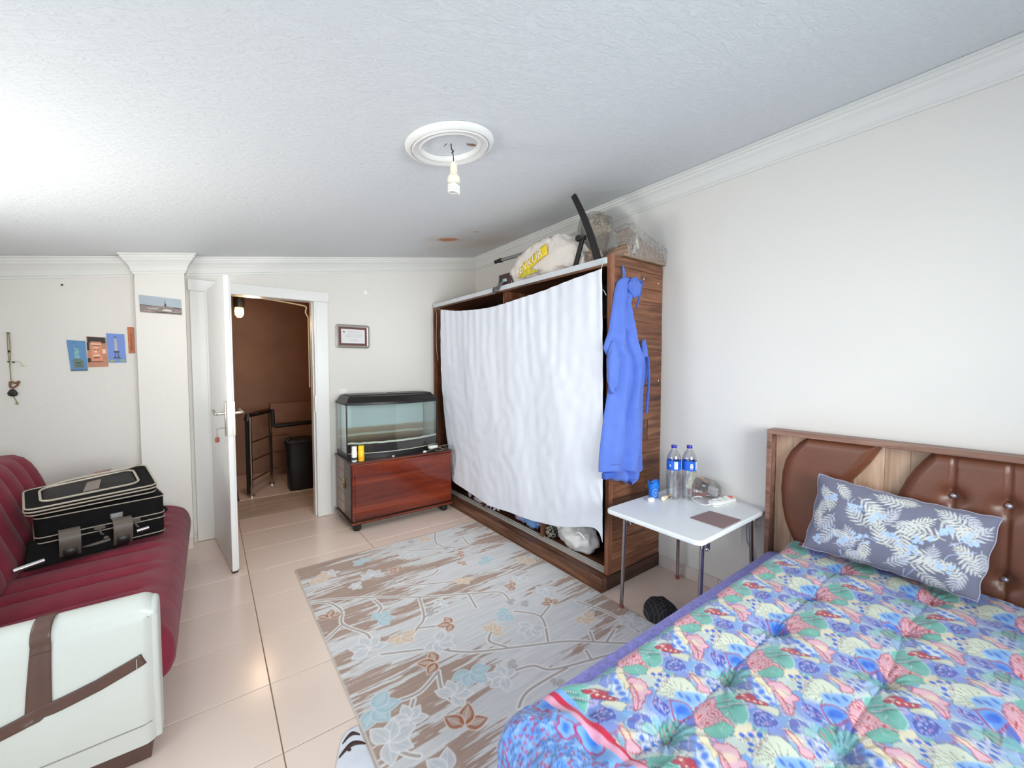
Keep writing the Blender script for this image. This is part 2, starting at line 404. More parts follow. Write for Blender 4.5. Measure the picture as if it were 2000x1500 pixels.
# left wall with the balcony door opening (out of view, it lets the daylight in)
DY0, DY1, DZ = .05, 1.5, 1.98
tag(obj('wall_left', MB().box((XL - .12, YF - .1, -.05), (XL, DY0, 2.4)).box((XL - .12, DY1, -.05), (XL, 1.88, 2.4)).box((XL - .12, 3.42, -.05), (XL, YB, 2.4)).box((XL - .12, 1.88, -.05), (XL, 3.42, .94)).box((XL - .12, 1.88, 1.84), (XL, 3.42, 2.4)).box((XL - .12, DY0, DZ), (XL, DY1, 2.4)), M_wall, smooth=False), kind='structure')
WX0, WX1, WZ0, WZ1 = -.05, 1.85, .85, 2.05
tag(obj('wall_front', MB().box((XL, YF - .12, -.05), (WX0, YF, 2.75)).box((WX1, YF - .12, -.05), (XR, YF, 2.75)).box((WX0, YF - .12, -.05), (WX1, YF, WZ0)).box((WX0, YF - .12, WZ1), (WX1, YF, 2.75)), M_wall, smooth=False), kind='structure')
M_pane = clear('window_pane', (.97, 1, .99), gloss=.03, rough=.01, tr=1.0)
wn = thing('window_1', ((WX0 + WX1) / 2, YF - .06, WZ0), kind='structure')
f = MB()
for a, b2 in (((WX0, WZ0), (WX0 + .06, WZ1)), ((WX1 - .06, WZ0), (WX1, WZ1)), ((WX0 + .06, WZ0), (WX1 - .06, WZ0 + .06)), ((WX0 + .06, WZ1 - .06), (WX1 - .06, WZ1)), ((.87, WZ0 + .06), (.93, WZ1 - .06))):
    f.box((a[0], YF - .09, a[1]), (b2[0], YF - .03, b2[1]))
obj('window_frame', f, M_lacq, wn, smooth=False)
for a, b2 in ((WX0 + .06, .87), (.93, WX1 - .06)): obj('pane', MB().box((a, YF - .064, WZ0 + .06), (b2, YF - .058, WZ1 - .06)), M_pane, wn, smooth=False)
wn = thing('window_2_added', (XL - .06, 2.65, .94), kind='structure')  # unseen window above the sofa, added to bring light deeper into the room
f = MB()
for a, b2 in (((1.88, .94), (1.94, 1.84)), ((3.36, .94), (3.42, 1.84)), ((1.94, .94), (3.36, 1.0)), ((1.94, 1.78), (3.36, 1.84)), ((2.62, 1.0), (2.68, 1.78))):
    f.box((XL - .09, a[0], a[1]), (XL - .03, b2[0], b2[1]))
obj('window_frame', f, M_lacq, wn, smooth=False)
for a, b2 in ((1.94, 2.62), (2.68, 3.36)): obj('pane', MB().box((XL - .064, a, 1.0), (XL - .058, b2, 1.78)), M_pane, wn, smooth=False)
dn = thing('door_2', (XL - .06, (DY0 + DY1) / 2, 0), kind='structure')
f = MB()
for a, b2 in (((DY0, .0), (DY0 + .07, DZ)), ((DY1 - .07, 0), (DY1, DZ)), ((DY0 + .07, 0), (DY1 - .07, .1)), ((DY0 + .07, DZ - .07), (DY1 - .07, DZ)), ((.74, .1), (.81, DZ - .07))):
    f.box((XL - .09, a[0], a[1]), (XL - .03, b2[0], b2[1]))
obj('door_frame', f, M_lacq, dn, smooth=False)
for a, b2 in ((DY0 + .07, .74), (.81, DY1 - .07)): obj('pane', MB().box((XL - .064, a, .1), (XL - .058, b2, DZ - .07)), M_pane, dn, smooth=False)

# sloping ceiling
x0, x1 = XL - .15, XR + .12
obj_c = obj('ceiling', MB().prism([(x0, YF - .12, cz(x0)), (x1, YF - .12, cz(x1)), (x1, YF - .12, cz(x1) + .1), (x0, YF - .12, cz(x0) + .1)], (0, YB + .12 - YF + .12, 0)), M_ceil, smooth=False)
tag(obj_c, kind='structure')

# crown moulding: (outward, down) profile
PROF = [(0, .135), (.008, .135), (.010, .122), (.016, .118), (.018, .105), (.024, .085), (.038, .060), (.052, .045), (.056, .032), (.064, .030), (.066, .014), (.075, .012), (.075, 0), (0, 0)]
def cornice(name, p0, p1, outd, kind=True, parent=None, top0=None, top1=None, cut0=0, cut1=0):
    """p0,p1 wall points (x,y); outd unit outward; mitre cuts grow the ends with outward distance"""
    p0 = Vector((*p0, 0)); p1 = Vector((*p1, 0)); d = (p1 - p0).normalized(); od = Vector((*outd, 0))
    rings = []
    for p, sgn, c in ((p0, -1, cut0), (p1, 1, cut1)):
        r = []
        for o_, dn_ in PROF:
            q = p + od * o_ + d * sgn * c * o_
            r.append(Vector((q.x, q.y, cz(q.x) - dn_ - .0015)))
        rings.append(r)
    ob = obj(name, MB().loft(rings), M_trimw, parent, smooth=False)
    if parent is None: tag(ob, kind='structure')
    return ob
cornice('trim_1', (-.12, YB - .001), (XR - .001, YB - .001), (0, -1), cut0=0, cut1=-1)
cornice('trim_2', (XR - .001, YF + .001), (XR - .001, YB - .001), (-1, 0), cut1=-1)
cornice('trim_3', (XL + .001, YB - .001), (-.42, YB - .001), (0, -1))

# pier beside the door, with the moulding wrapped round its head
CX0, CX1, CY = -.405, -.128, 3.925
col = thing('wall_pier', ((CX0 + CX1) / 2, (CY + YB) / 2, 0), kind='structure')
obj('shaft', MB().box((CX0, CY, 0), (CX1, YB - .001, cz(CX0) - .004)), M_wall, col, smooth=False)
cornice('moulding', (CX0, CY), (CX1, CY), (0, -1), parent=col, cut0=1, cut1=1)
cornice('moulding', (CX1 + .0, CY), (CX1 + .0, YB - .002), (1, 0), parent=col, cut0=1, cut1=-1)
cornice('moulding', (CX0, YB - .002), (CX0, CY), (-1, 0), parent=col, cut0=-1, cut1=1)

# skirting tiles on the walls
sk_ = thing('baseboard_right', (XR - .005, 1.5, 0), kind='structure')
for y0, y1 in ((YF, -.4), (-.4, .4), (.4, 1.2), (1.2, 1.605)):
    obj('skirting_tile', MB().box((XR - .012, y0 + .001, .0), (XR - .001, y1 - .001, .078)), M_tileskirt, sk_, bevel=.002, seg=1, smooth=False)
sk_ = thing('baseboard_back', (1.2, YB - .005, 0), kind='structure')
for x0, x1 in ((CX1 + .001, -.108), (.915, 1.7), (1.7, XR)):
    obj('skirting_tile', MB().box((x0, YB - .012, 0), (x1, YB - .001, .078)), M_tileskirt, sk_, smooth=False)
for x0, x1 in ((XL, CX0 - .001),):
    obj('skirting_tile', MB().box((x0, YB - .012, 0), (x1, YB - .001, .078)), M_tileskirt, sk_, smooth=False)
obj('skirting_tile', MB().box((CX0, CY - .011, 0), (CX1, CY - .001, .078)), M_tileskirt, sk_, smooth=False)
sk_ = thing('baseboard_left', (XL + .005, 2.7, 0), kind='structure')
for y0, y1 in ((DY1 + .01, 2.35), (2.35, 3.2), (3.2, YB - .02)): obj('skirting_tile', MB().box((XL + .001, y0, 0), (XL + .011, y1 - .002, .078)), M_tileskirt, sk_, smooth=False)

# door 1: casing, lining, open leaf
M_nickel = mat('brushed_nickel', (186, 178, 168), rough=.28, metal=1, var=.05)
M_rubber = mat('black_rubber', (26, 24, 24), rough=.6)
d1 = thing('door_1', (.38, YB, 0), kind='structure')
obj('casing', MB().box((-.105, YB - .022, .004), (-.005, YB - .001, 1.985)), M_lacq, d1, bevel=.004)
obj('casing', MB().box((.79, YB - .022, .004), (.895, YB - .001, 1.985)), M_lacq, d1, bevel=.004)
obj('head_casing', MB().box((-.115, YB - .028, 1.985), (.905, YB - .001, 2.075)), M_lacq, d1, bevel=.004)
obj('jamb', MB().box((-.019, YB - .02, .004), (.004, YB + .122, 2.0)), M_lacq, d1, smooth=False)
obj('jamb', MB().box((.777, YB - .02, .004), (.799, YB + .122, 2.0)), M_lacq, d1, smooth=False)
obj('jamb', MB().box((-.019, YB - .02, 2.0), (.799, YB + .122, 2.018)), M_lacq, d1, smooth=False)
obj('door_stop', MB().box((.765, YB + .03, .004), (.777, YB + .122, 2.0)).box((.004, YB + .03, 1.988), (.765, YB + .122, 2.0)), M_lacq, d1, smooth=False)
obj('strike_plate', MB().box((.772, YB - .012, .98), (.7775, YB + .012, 1.13)), M_nickel, d1, smooth=False)
# leaf hinged at the left jamb, swung into the room
HX, HY = .004, YB - .022; LA = math.radians(-83.4)
ML = Matrix.Translation((HX, HY, 0)) @ Matrix.Rotation(LA, 4, 'Z')
LW = .765
def LB(a, b2): return MB().box(a, b2, M=ML)
leaf = obj('door_leaf', MB().box((0, 0, .012), (LW, .030, 1.998), M=ML), M_lacq, d1, bevel=.003)
obj('rebate', MB().box((.004, .030, .014), (LW - .016, .042, 1.988), M=ML), M_lacq, leaf, bevel=.002)
obj('lock_faceplate', LB((LW - .017, .0315, .93), (LW - .0145, .0415, 1.16)), M_nickel, leaf, smooth=False)
obj('lock_faceplate', LB((LW - .001, .004, .93), (LW + .0015, .026, 1.16)), M_nickel, leaf, smooth=False)
for sgn, y0 in ((-1, 0), (1, .042)):
    hp = obj('handle_plate', LB((LW - .075, min(y0, y0 + sgn * .008), .93), (LW - .037, max(y0, y0 + sgn * .008), 1.165)), M_nickel, leaf, bevel=.003)
    pts = [ML @ Vector(q) for q in ((LW - .056, y0 + sgn * .006, 1.082), (LW - .056, y0 + sgn * .05, 1.082), (LW - .075, y0 + sgn * .056, 1.08), (LW - .12, y0 + sgn * .056, 1.08), (LW - .145, y0 + sgn * .056, 1.092), (LW - .18, y0 + sgn * .056, 1.096))]
    obj('lever', MB().tube(pts, .0095, 10), M_nickel, leaf)
obj('bottom_cap', LB((LW - .04, .0, .002), (LW, .032, .0115)), M_rubber, leaf, smooth=False)
# keys hanging in the lock
M_leather = mat('reddish_key_fob', (150, 78, 60), rough=.55)
kp = [ML @ Vector(q) for q in ((LW - .056, -.009, .985), (LW - .056, -.045, .985), (LW - .062, -.052, .972))]
ky = thing('key_ring', kp[1], 'key with a small reddish fob hanging in the lock of the open white door', 'key')
obj('key', MB().tube(kp, .003, 6, smooth=False).lathe([(.002, -.003), (.012, -.002), (.012, .002), (.002, .003)], c=kp[1], seg=14), M_nickel, ky)
c0 = kp[2]
obj('ring', MB().tube([c0 + Vector((0, .012 * math.cos(a), -.012 + .012 * math.sin(a))) for a in np.linspace(0, 2 * PI, 12, endpoint=False)], .0015, 6, closed=True), M_nickel, ky)
obj('chain', MB().tube([c0 + Vector((0, 0, -.022)), c0 + Vector((0, .001, -.045))], .0025, 6, smooth=False), M_nickel, ky)
obj('fob', MB().lathe([(.004, 0), (.011, -.004), (.013, -.03), (.010, -.036)], c=c0 + Vector((0, 0, -.044)), seg=12), M_leather, ky)
# door wedge ball
tag(obj('door_stopper', MB().lump((.118, 3.315, .018), (.02, .02, .018), 2, .05), mat('translucent_rubber', (214, 186, 150), rough=.4)), 'small pale rubber door stopper on the floor beside the open door edge', 'door stopper')

# hallway beyond the door
M_hall = mat('brown_hall_wall', (146, 108, 88), rough=.8, var=.18, scale=2.2, bump=.1, bscale=60)
M_hall2 = mat('dark_mottled_hall_wall', (104, 88, 70), rough=.7, var=.5, scale=9)
M_marble = mat('veined_marble_slab', (206, 184, 166), rough=.25, var=.16, scale=2.5, stretch=(1, 5, 1))
tag(obj('wall_hall_back', MB().box((-.9, 6.2, -1.3), (2.2, 6.3, 2.45)), M_hall, smooth=False), kind='structure')
tag(obj('wall_hall_left', MB().box((-.12, YB + .122, -1.3), (.0, 6.199, 2.45)), M_hall2, smooth=False), kind='structure')
tag(obj('wall_hall_right', MB().box((1.25, YB + .122, -1.3), (1.35, 6.199, 2.45)), M_hall, smooth=False), kind='structure')
tag(obj('ceiling_hall', MB().box((-.12, YB + .122, 2.45), (1.35, 6.3, 2.55)), M_hall, smooth=False), kind='structure')
tag(obj('floor_hall', MB().box((.0, 4.402, -.10), (1.249, 5.02, -.002)), M_marble, smooth=False, bevel=.004), kind='structure')
tag(obj('floor_hall_landing', MB().box((.22, 5.022, -.10), (.70, 6.19, .0)).box((.702, 5.022, -.10), (1.249, 6.19, .0)), M_tile, smooth=False, bevel=.003), kind='structure')
tag(obj('wall_hall_parapet', MB().box((.62, 5.98, .0), (1.249, 6.05, .92)), M_hall, smooth=False), kind='structure')
M_steel = mat('polished_steel_tube', (205, 195, 185), rough=.15, metal=1, var=.03)
M_black = mat('black_plastic', (24, 22, 22), rough=.45)
rl = thing('stair_railing', (.36, 5.2, 0), 'steel stair railing with black handrail beyond the open door', 'railing')
R1 = (.335, 5.12); R2 = (.565, 5.52); R3 = (1.20, 5.60)
for p in (R1, R2, R3): obj('post', MB().tube([(*p, .0), (*p, .86 if p != R3 else .76)], .017, 10, smooth=False).lathe([(.035, .0), (.035, .012), (.02, .016)], c=(*p, 0), seg=14), M_steel, rl)
obj('post_sleeve', MB().tube([(R1[0] - .03, R1[1] - .005, .03), (R1[0] - .03, R1[1] - .005, .83)], .014, 8, smooth=False), M_black, rl)
obj('handrail', MB().tube([(R1[0] - .03, R1[1], .82), (R1[0] - .02, R1[1], .872), (R2[0], R2[1], .875)], .024, 10, smooth=False), M_black, rl)
obj('handrail', MB().tube([(R2[0] + .02, R2[1], .89), (R2[0] + .025, R2[1], .70), (R2[0] + .06, R2[1], .69), (R3[0], R3[1], .70)], .026, 10, smooth=False), M_black, rl)
obj('handrail', MB().tube([(R1[0] + .07, R1[1] + .11, .893), (R2[0] - .02, R2[1] - .04, .896)], .018, 10, smooth=False), M_steel, rl, label='bare steel top of the handrail')
for z in (.58, .38, .17):
    obj('rail_bar', MB().tube([(*R1, z), (*R2, z)], .009, 8, smooth=False), M_steel, rl)
    obj('rail_bar', MB().tube([(*R2, z), (*R3, z)], .009, 8, smooth=False), M_steel, rl)
M_bin = mat('black_bin_bag', (17, 18, 20), rough=.5, bump=.4, bscale=30)
bn = thing('laundry_hamper', (.83, 5.13, 0), 'tall black cloth covered hamper standing in the dark hall by the railing', 'hamper')
rings = []
for z, a, b2 in ((.003, .12, .10), (.03, .13, .11), (.3, .145, .12), (.50, .155, .13), (.55, .165, .14), (.57, .15, .13), (.585, .12, .1)):
    rings.append([Vector((.815 + (abs(math.cos(t)) ** .45) * math.copysign(a, math.cos(t)) * (1 + .03 * noise.noise(Vector((t * 3, z * 9, 0)))), 5.15 + (abs(math.sin(t)) ** .45) * math.copysign(b2, math.sin(t)), z + .012 * noise.noise(Vector((t * 2, z * 4, 3))) * (z > .1))) for t in np.linspace(0, 2 * PI, 40, endpoint=False)])
obj('body', MB().loft(rings), M_bin, bn)
obj('drape', MB().lump((.70, 5.08, .55), (.045, .05, .05), 4, .4, 3), M_bin, bn)
# hall lamp
M_bulb_hot = bpy.data.materials.new('lit_bulb'); M_bulb_hot.use_nodes = True
_p = M_bulb_hot.node_tree.nodes['Principled BSDF']; _p.inputs['Emission Color'].default_value = (1, .62, .12, 1); _p.inputs['Emission Strength'].default_value = 7; _p.inputs['Base Color'].default_value = (1, .8, .4, 1)
hl = thing('hall_lamp', (.33, 5.0, 2.02), 'small lit amber bulb in a black fitting glowing in the dark hall', 'lamp')
LPX, LPY, LPZ = .262, 4.95, 1.99
obj('fitting', MB().lathe([(.0, .13), (.045, .13), (.05, .06), (.045, .0), (.0, .0)], c=(LPX, LPY, LPZ), seg=20), M_black, hl)
obj('bulb', MB().lathe([(.0, .0), (.034, -.002), (.04, -.04), (.035, -.075), (.018, -.098), (.0, -.102)], c=(LPX, LPY, LPZ), seg=20, cap=False), M_bulb_hot, hl)
obj('stem', MB().tube([(LPX, LPY, LPZ + .13), (LPX, LPY, 2.449)], .008, 8, smooth=False), M_black, hl)
ld = bpy.data.lights.new('hall_bulb_light', 'POINT'); ld.energy = 8; ld.color = (1, .7, .45); ld.shadow_soft_size = .05
lo = bpy.data.objects.new('hall_bulb_light', ld); COL.objects.link(lo); lo.location = (LPX + .10, LPY - .12, LPZ - .16)
M_cream = mat('cream_cable', (214, 190, 150), rough=.5)
tag(obj('cable', MB().tube([(.03, 4.19, 1.99), (.12, 4.19, 2.005), (.3, 4.19, 2.0), (.5, 4.19, 1.985), (.68, 4.19, 1.965), (.74, 4.19, 1.95), (.735, 4.19, 1.90), (.752, 4.19, 1.86), (.757, 4.19, 1.8), (.758, 4.19, 1.2)], .006, 6), M_cream), 'cream cable sagging along the top of the doorway on the hall side', 'cable')

# wall fittings
M_plastic = mat('white_plastic', (236, 234, 230), rough=.35, var=.01)
tag(obj('pipe_cover', MB().lathe([(.034, 0), (.034, .006), (.028, .010), (.0, .011)], c=(1.256, YB - .001, 2.125), seg=28, M=Matrix.Rotation(PI / 2, 3, 'X')), M_plastic), 'round white cover cap on the wall above the framed certificate', 'wall cap')
ls = thing('light_switch', (1.018, YB - .001, 1.14), 'white wall switch just above the left end of the aquarium', 'switch')
obj('plate', MB().box((.982, YB - .010, 1.10), (1.055, YB - .001, 1.185)), M_plastic, ls, bevel=.003)
obj('rocker', MB().box((.995, YB - .014, 1.118), (1.042, YB - .010, 1.168)), M_plastic, ls, bevel=.002)
M_nail = mat('dark_nail', (40, 36, 34), rough=.4, metal=.8)
tag(obj('nail', MB().lathe([(.002, 0), (.002, .012), (.006, .013), (.006, .016), (0, .016)], c=(-.779, YB - .001, 1.948), seg=10, M=Matrix.Rotation(PI / 2, 3, 'X')), M_nail), 'tiny dark nail alone in the white wall above the postcards', 'nail')

# ceiling rose and bulb
NRM = Vector((-SL, 0, 1)).normalized()
MC = frame_M((.885, 1.645, cz(.885) - .001), (1, 0, SL), (0, 1, 0))
rose = thing('ceiling_rose', (.885, 1.645, cz(.885) - .001), 'white round plaster ceiling rose above the bare bulb', 'ceiling rose')
obj('ring', MB().lathe([(.125, .0), (.125, -.016), (.132, -.022), (.140, -.018), (.146, -.020), (.165, -.026), (.172, -.018), (.178, -.024), (.188, -.020), (.196, -.008), (.197, 0)], seg=72, M=MC, cap=False), M_trimw, rose)
pl = thing('pendant_bulb', (.905, 1.65, 2.19), 'bare white spiral bulb hanging on short wires from the ceiling rose', 'lamp')
BX, BY = .906, 1.648; HT = 2.313
obj('wire', MB().tube([(.893, 1.645, cz(.9) + .002), (.893, 1.645, 2.375), (.90, 1.647, 2.36), (.905, 1.65, 2.345), (BX, BY, HT - .004)], .0022, 6).tube([(.893, 1.65, 2.37), (.905, 1.645, 2.362), (.895, 1.65, 2.352)], .0018, 6).tube([(.885, 1.65, 2.392), (.87, 1.655, 2.385), (.866, 1.656, 2.375)], .0015, 6), M_nail, pl)
M_ivory = mat('aged_ivory_plastic', (232, 224, 206), rough=.4)
obj('socket', MB().lathe([(.0, HT), (.013, HT), (.016, HT - .003), (.017, HT - .045), (.013, HT - .046), (.013, HT - .050), (.018, HT - .051), (.018, HT - .056)], c=(BX, BY, 0), seg=24), M_ivory, pl)
obj('ballast', MB().lathe([(.018, HT - .056), (.026, HT - .062), (.029, HT - .074), (.027, HT - .086), (.020, HT - .092), (.0, HT - .092)], c=(BX, BY, 0), seg=24), M_ivory, pl)
sp = []
for k in range(70):
    a = k * .27; sp.append((BX + .0225 * math.cos(a), BY + .0225 * math.sin(a), HT - .098 - k * .00052))
obj('spiral_tube', MB().tube(sp, .0056, 8, smooth=False).lathe([(.0, HT - .088), (.014, HT - .09), (.014, HT - .096), (0, HT - .097)], c=(BX, BY, 0), seg=16), M_plastic, pl)

# ================================================================ WARDROBE
M_walnut = wood('walnut_laminate_lengthwise', (58, 34, 24), (112, 70, 48), (156, 106, 78), axis=0, rough=.38)
M_walnutz = wood('walnut_laminate_upright', (70, 40, 28), (130, 80, 56), (165, 112, 84), axis=2, rough=.38, perobj=False)
M_walnuty = wood('walnut_laminate_across', (52, 32, 24), (104, 66, 46), (142, 98, 72), axis=1, rough=.35, perobj=False)
M_dkpanel = mat('dark_wardrobe_lining', (58, 40, 32), rough=.5, var=.3, scale=4, stretch=(1, .3, 4))
M_rail = mat('aluminium_track', (206, 200, 194), rough=.4, metal=.25, var=.03)
WY0, WY1, WFX = 1.62, 4.02, 1.96
wd = thing('wardrobe', (2.22, 2.8, 0), 'tall walnut wardrobe without doors, a white sheet hung across its front', 'wardrobe')
side = obj('side_panel', MB().box((WFX, WY0 + .008, .09), (XR - .004, WY0 + .03, 2.075)), M_walnutz, wd, smooth=False)
rows = []; z = .092
while z < 2.07:
    h = random.choice((.085, .105, .12, .14)); h = min(h, 2.072 - z)
    if 2.072 - z - h < .05: h = 2.072 - z
    rows.append((z, z + h)); z += h
for i, (a, b2) in enumerate(rows):
    cut = random.uniform(2.12, 2.38) if i % 3 == 1 else None
    for xa, xb in (((WFX + .034, XR - .006),) if cut is None else ((WFX + .034, cut), (cut, XR - .006))):
        obj('plank', MB().box((xa + .001, WY0 + random.uniform(0, .003), a + .0014), (xb - .001, WY0 + .0082, b2 - .0014)), M_walnut, side, origin=(xa, WY0, a), smooth=False)
obj('edge_strip', MB().box((WFX, WY0 - .001, .092), (WFX + .034, WY0 + .0082, 2.076)), M_walnutz, side, smooth=False)
for sx, sz in ((2.06, 1.995), (2.28, 1.965), (2.44, 1.955), (2.46, 1.30)):
    obj('hook_pin', MB().lathe([(.0, 0), (.006, .001), (.006, .004), (.0, .006)], c=(sx, WY0 - .0005, sz), seg=10, M=Matrix.Rotation(PI / 2, 3, 'X')), M_rail, side)
obj('side_panel', MB().box((WFX, WY1, .09), (XR - .004, WY1 + .024, 2.06)), M_walnutz, wd, smooth=False)
obj('back_panel', MB().box((XR - .016, WY0 + .03, .09), (XR - .005, WY1, 2.03)), M_dkpanel, wd, smooth=False)
M_whiteedge = mat('whitish_board_edge', (206, 208, 212), rough=.5)
obj('top_board', MB().box((WFX + .002, WY0 + .031, 2.028), (XR - .017, WY1 - .001, 2.058)), M_walnuty, wd, smooth=False)
obj('top_edging', MB().box((WFX - .012, WY0 + .031, 2.024), (WFX + .002, WY1 - .001, 2.062)), M_whiteedge, wd, bevel=.002, label='whitish front edge of the top board')
obj('top_edging', MB().box((WFX - .006, WY0 + .031, 2.010), (WFX + .012, WY1 - .001, 2.0235)), M_walnuty, wd, smooth=False)
obj('shelf', MB().box((WFX + .05, WY0 + .031, 1.70), (XR - .017, WY1 - .001, 1.722)), M_walnuty, wd, smooth=False)
obj('shelf', MB().box((WFX + .05, WY0 + .031, 1.10), (XR - .017, 2.28, 1.118)), M_walnuty, wd, smooth=False)
for yy, a, b2 in ((2.29, .093, 1.699), (3.12, .093, 1.699), (2.78, 1.723, 2.027)):
    obj('divider', MB().box((WFX + .04, yy, a), (XR - .017, yy + .02, b2)), M_walnutz, wd, smooth=False)
obj('bottom_board', MB().box((WFX - .002, WY0 + .031, .072), (XR - .017, WY1 - .001, .091)), M_walnuty, wd, smooth=False)
obj('plinth', MB().box((1.902, WY0 - .001, .0), (1.958, WY1 + .02, .088)), M_walnuty, wd, bevel=.003)
M_dkwal = wood('dark_walnut_plinth', (40, 25, 18), (72, 46, 34), (98, 66, 48), axis=0, rough=.4, perobj=False)
obj('plinth_return', MB().box((1.958, WY0 - .001, .0), (XR - .004, WY0 + .018, .088)), M_dkwal, wd, smooth=False)
tr = obj('sliding_track', MB().box((1.968, WY0 + .04, .0915), (2.022, 3.98, .094)), M_rail, wd, smooth=False)
for x in (1.968, 1.993, 2.018): obj('track_lip', MB().box((x, WY0 + .04, .094), (x + .004, 3.98, .102)), M_rail, tr, smooth=False)
# wall-side strip
M_string = mat('pale_green_string', (170, 200, 190), rough=.8)
M_string2 = mat('grey_string', (168, 160, 150), rough=.8)
tag(obj('string', MB().tube([(1.944, 1.672, 2.035), (1.94, 1.68, 1.99), (1.938, 1.70, 1.90), (1.94, 1.66, 1.86), (1.945, 1.645, 1.83)], .0022, 6).lump((1.942, 1.672, 2.035), (.008, .008, .008), 2, .2), M_string), 'pale green string tied at the top right corner of the white sheet', 'string')
tag(obj('string', MB().tube([(1.945, 3.97, 2.0), (1.935, 3.92, 1.975), (1.93, 3.90, 1.9), (1.932, 3.915, 1.7), (1.93, 3.90, 1.55), (1.93, 3.875, 1.49), (1.93, 3.89, 1.46)], .003, 6).tube([(1.945, 3.97, 2.0), (1.93, 3.86, 1.995), (1.928, 3.80, 1.978)], .0025, 6), M_string2), 'grey string dangling beside the top left corner of the white sheet', 'string')

# sheet hung over the front
TOP = [(3.79, 1.978), (3.39, 1.924), (2.868, 1.898), (2.326, 1.929), (2.002, 1.959), (1.661, 1.99)]
BOT = [(3.52, .268), (2.93, .205), (2.55, .229), (2.235, .257), (1.968, .305), (1.69, .388), (1.615, .32)]
def interp(P, t):
    n = len(P) - 1; L = [0]
    for i in range(n): L.append(L[-1] + math.hypot(P[i + 1][0] - P[i][0], P[i + 1][1] - P[i][1]))
    s = t * L[-1]
    for i in range(n):
        if s <= L[i + 1] or i == n - 1:
            k = (s - L[i]) / (L[i + 1] - L[i] + 1e-9)
            p0 = P[max(i - 1, 0)]; p1 = P[i]; p2 = P[i + 1]; p3 = P[min(i + 2, n)]
            return tuple(.5 * (2 * p1[c] + (p2[c] - p0[c]) * k + (2 * p0[c] - 5 * p1[c] + 4 * p2[c] - p3[c]) * k * k + (3 * p1[c] - p0[c] - 3 * p2[c] + p3[c]) * k ** 3) for c in (0, 1))
def sheet_fn(u, v):      # u: far -> near, v: top -> bottom
    ty, tz = interp(TOP, u); by, bz = interp(BOT, u)
    y = ty + (by - ty) * v; z = tz + (bz - tz) * v
    if u < .15: y += (1 - u / .15) * .07 * math.sin(PI * v) * 1.6 * (v > 0) * .8
    x = 1.928 - .004 - .022 * v
    e = .25 + .75 * min(1, v * 3)
    ph = u * 24 + .8 * noise.noise(Vector((u * 5, v * 1.3, 2)))
    f = .0028 * math.sin(ph * 5.1) * max(0, 1 - v * 2.2)                       # gathers under the cord
    f += (.0042 * math.sin(ph * 1.0 + 1.5 * v) + .016 * noise.noise(Vector((u * 9 - v * 1.2, v * 1.1, 5)))) * e * (1 - .35 * v)
    # diagonal drag folds towards the two tied corners
    dl = u * 9 - (1 - v) * 2.2; f += .005 * math.sin(dl * 2.2) * math.exp(-((u - .15) / .2) ** 2)
    dr = (1 - u) * 10 + v * 3.4; f += .0055 * math.sin(dr * 1.9) * math.exp(-((u - .72) / .22) ** 2)
    f += .004 * noise.noise(Vector((u * 26, v * 18, 1)))
    return (min(x - f, 1.95), y, z)
M_sheet = mat('white_cotton_sheet', (228, 230, 241), rough=.85, var=.01, scale=3, bump=.08, bscale=300, sheen=.2)
sh = obj('hanging_sheet', MB().grid(220, 150, sheet_fn), M_sheet, auto=180)
tag(sh, 'white bed sheet hung as a curtain across the front of the walnut wardrobe', 'sheet')

# blue robe on the wardrobe side
RB = [(1.941, 2.045, 2.075), (1.925, 2.015, 2.15), (1.90, 2.0, 2.175), (1.836, 1.979, 2.148), (1.787, 1.971, 2.116), (1.70, 1.953, 2.145), (1.612, 1.936, 2.179), (1.55, 1.905, 2.205), (1.51, 1.891, 2.235), (1.48, 1.905, 2.252), (1.457, 1.929, 2.262), (1.40, 1.952, 2.262), (1.362, 1.95, 2.261), (1.267, 1.937, 2.252), (1.18, 1.918, 2.251), (1.09, 1.898, 2.251), (.98, 1.88, 2.251), (.878, 1.864, 2.251), (.80, 1.858, 2.251), (.762, 1.860, 2.249), (.752, 1.93, 2.248), (.72, 1.965, 2.246), (.70, 1.976, 2.22), (.686, 2.0, 2.12)]
rings = []
def rb(z):
    for i in range(len(RB) - 1):
        if RB[i][0] >= z >= RB[i + 1][0]:
            k = (RB[i][0] - z) / (RB[i][0] - RB[i + 1][0]); return RB[i][1] + (RB[i + 1][1] - RB[i][1]) * k, RB[i][2] + (RB[i + 1][2] - RB[i][2]) * k
    return RB[-1][1:]
NZ = 130
for j in range(NZ):
    z = 1.941 - (1.941 - .686) * j / (NZ - 1); xl, xr = rb(z); v = j / (NZ - 1); ring = []
    for i in range(56):
        u = i / 55; x = xl + (xr - xl) * u
        env = min(1, math.sin(PI * u) ** .4 * 1.2)
        th = .028 + .035 * min(1, v * 2.2)
        y = 1.612 - th * env
        y += .020 * math.sin(u * 15 + 2.0 * v + 1.2 * noise.noise(Vector((u * 3, v * 3, 1)))) * env * min(1, .2 + v * 1.6)
        y += .012 * noise.noise(Vector((u * 8, v * 5, 7))) * env
        g = abs(u - (.40 + .12 * math.sin(v * 4))); y += .018 * math.exp(-(g / .03) ** 2) * (v > .25) * env          # front opening
        zz = z + (.012 * math.sin(u * 9) * (v > .9)) + (.02 * noise.noise(Vector((u * 5, 3, 0))) if v > .96 else 0)
        ring.append(Vector((x, min(y, 1.612), zz)))
    for i in range(10): u = 1 - i / 9; ring.append(Vector((xl + (xr - xl) * u, 1.6165, z)))
    rings.append(ring)
M_blue = mat('cornflower_blue_fleece', (86, 114, 198), rough=.9, var=.07, scale=14, bump=.3, bscale=220, sheen=.1)
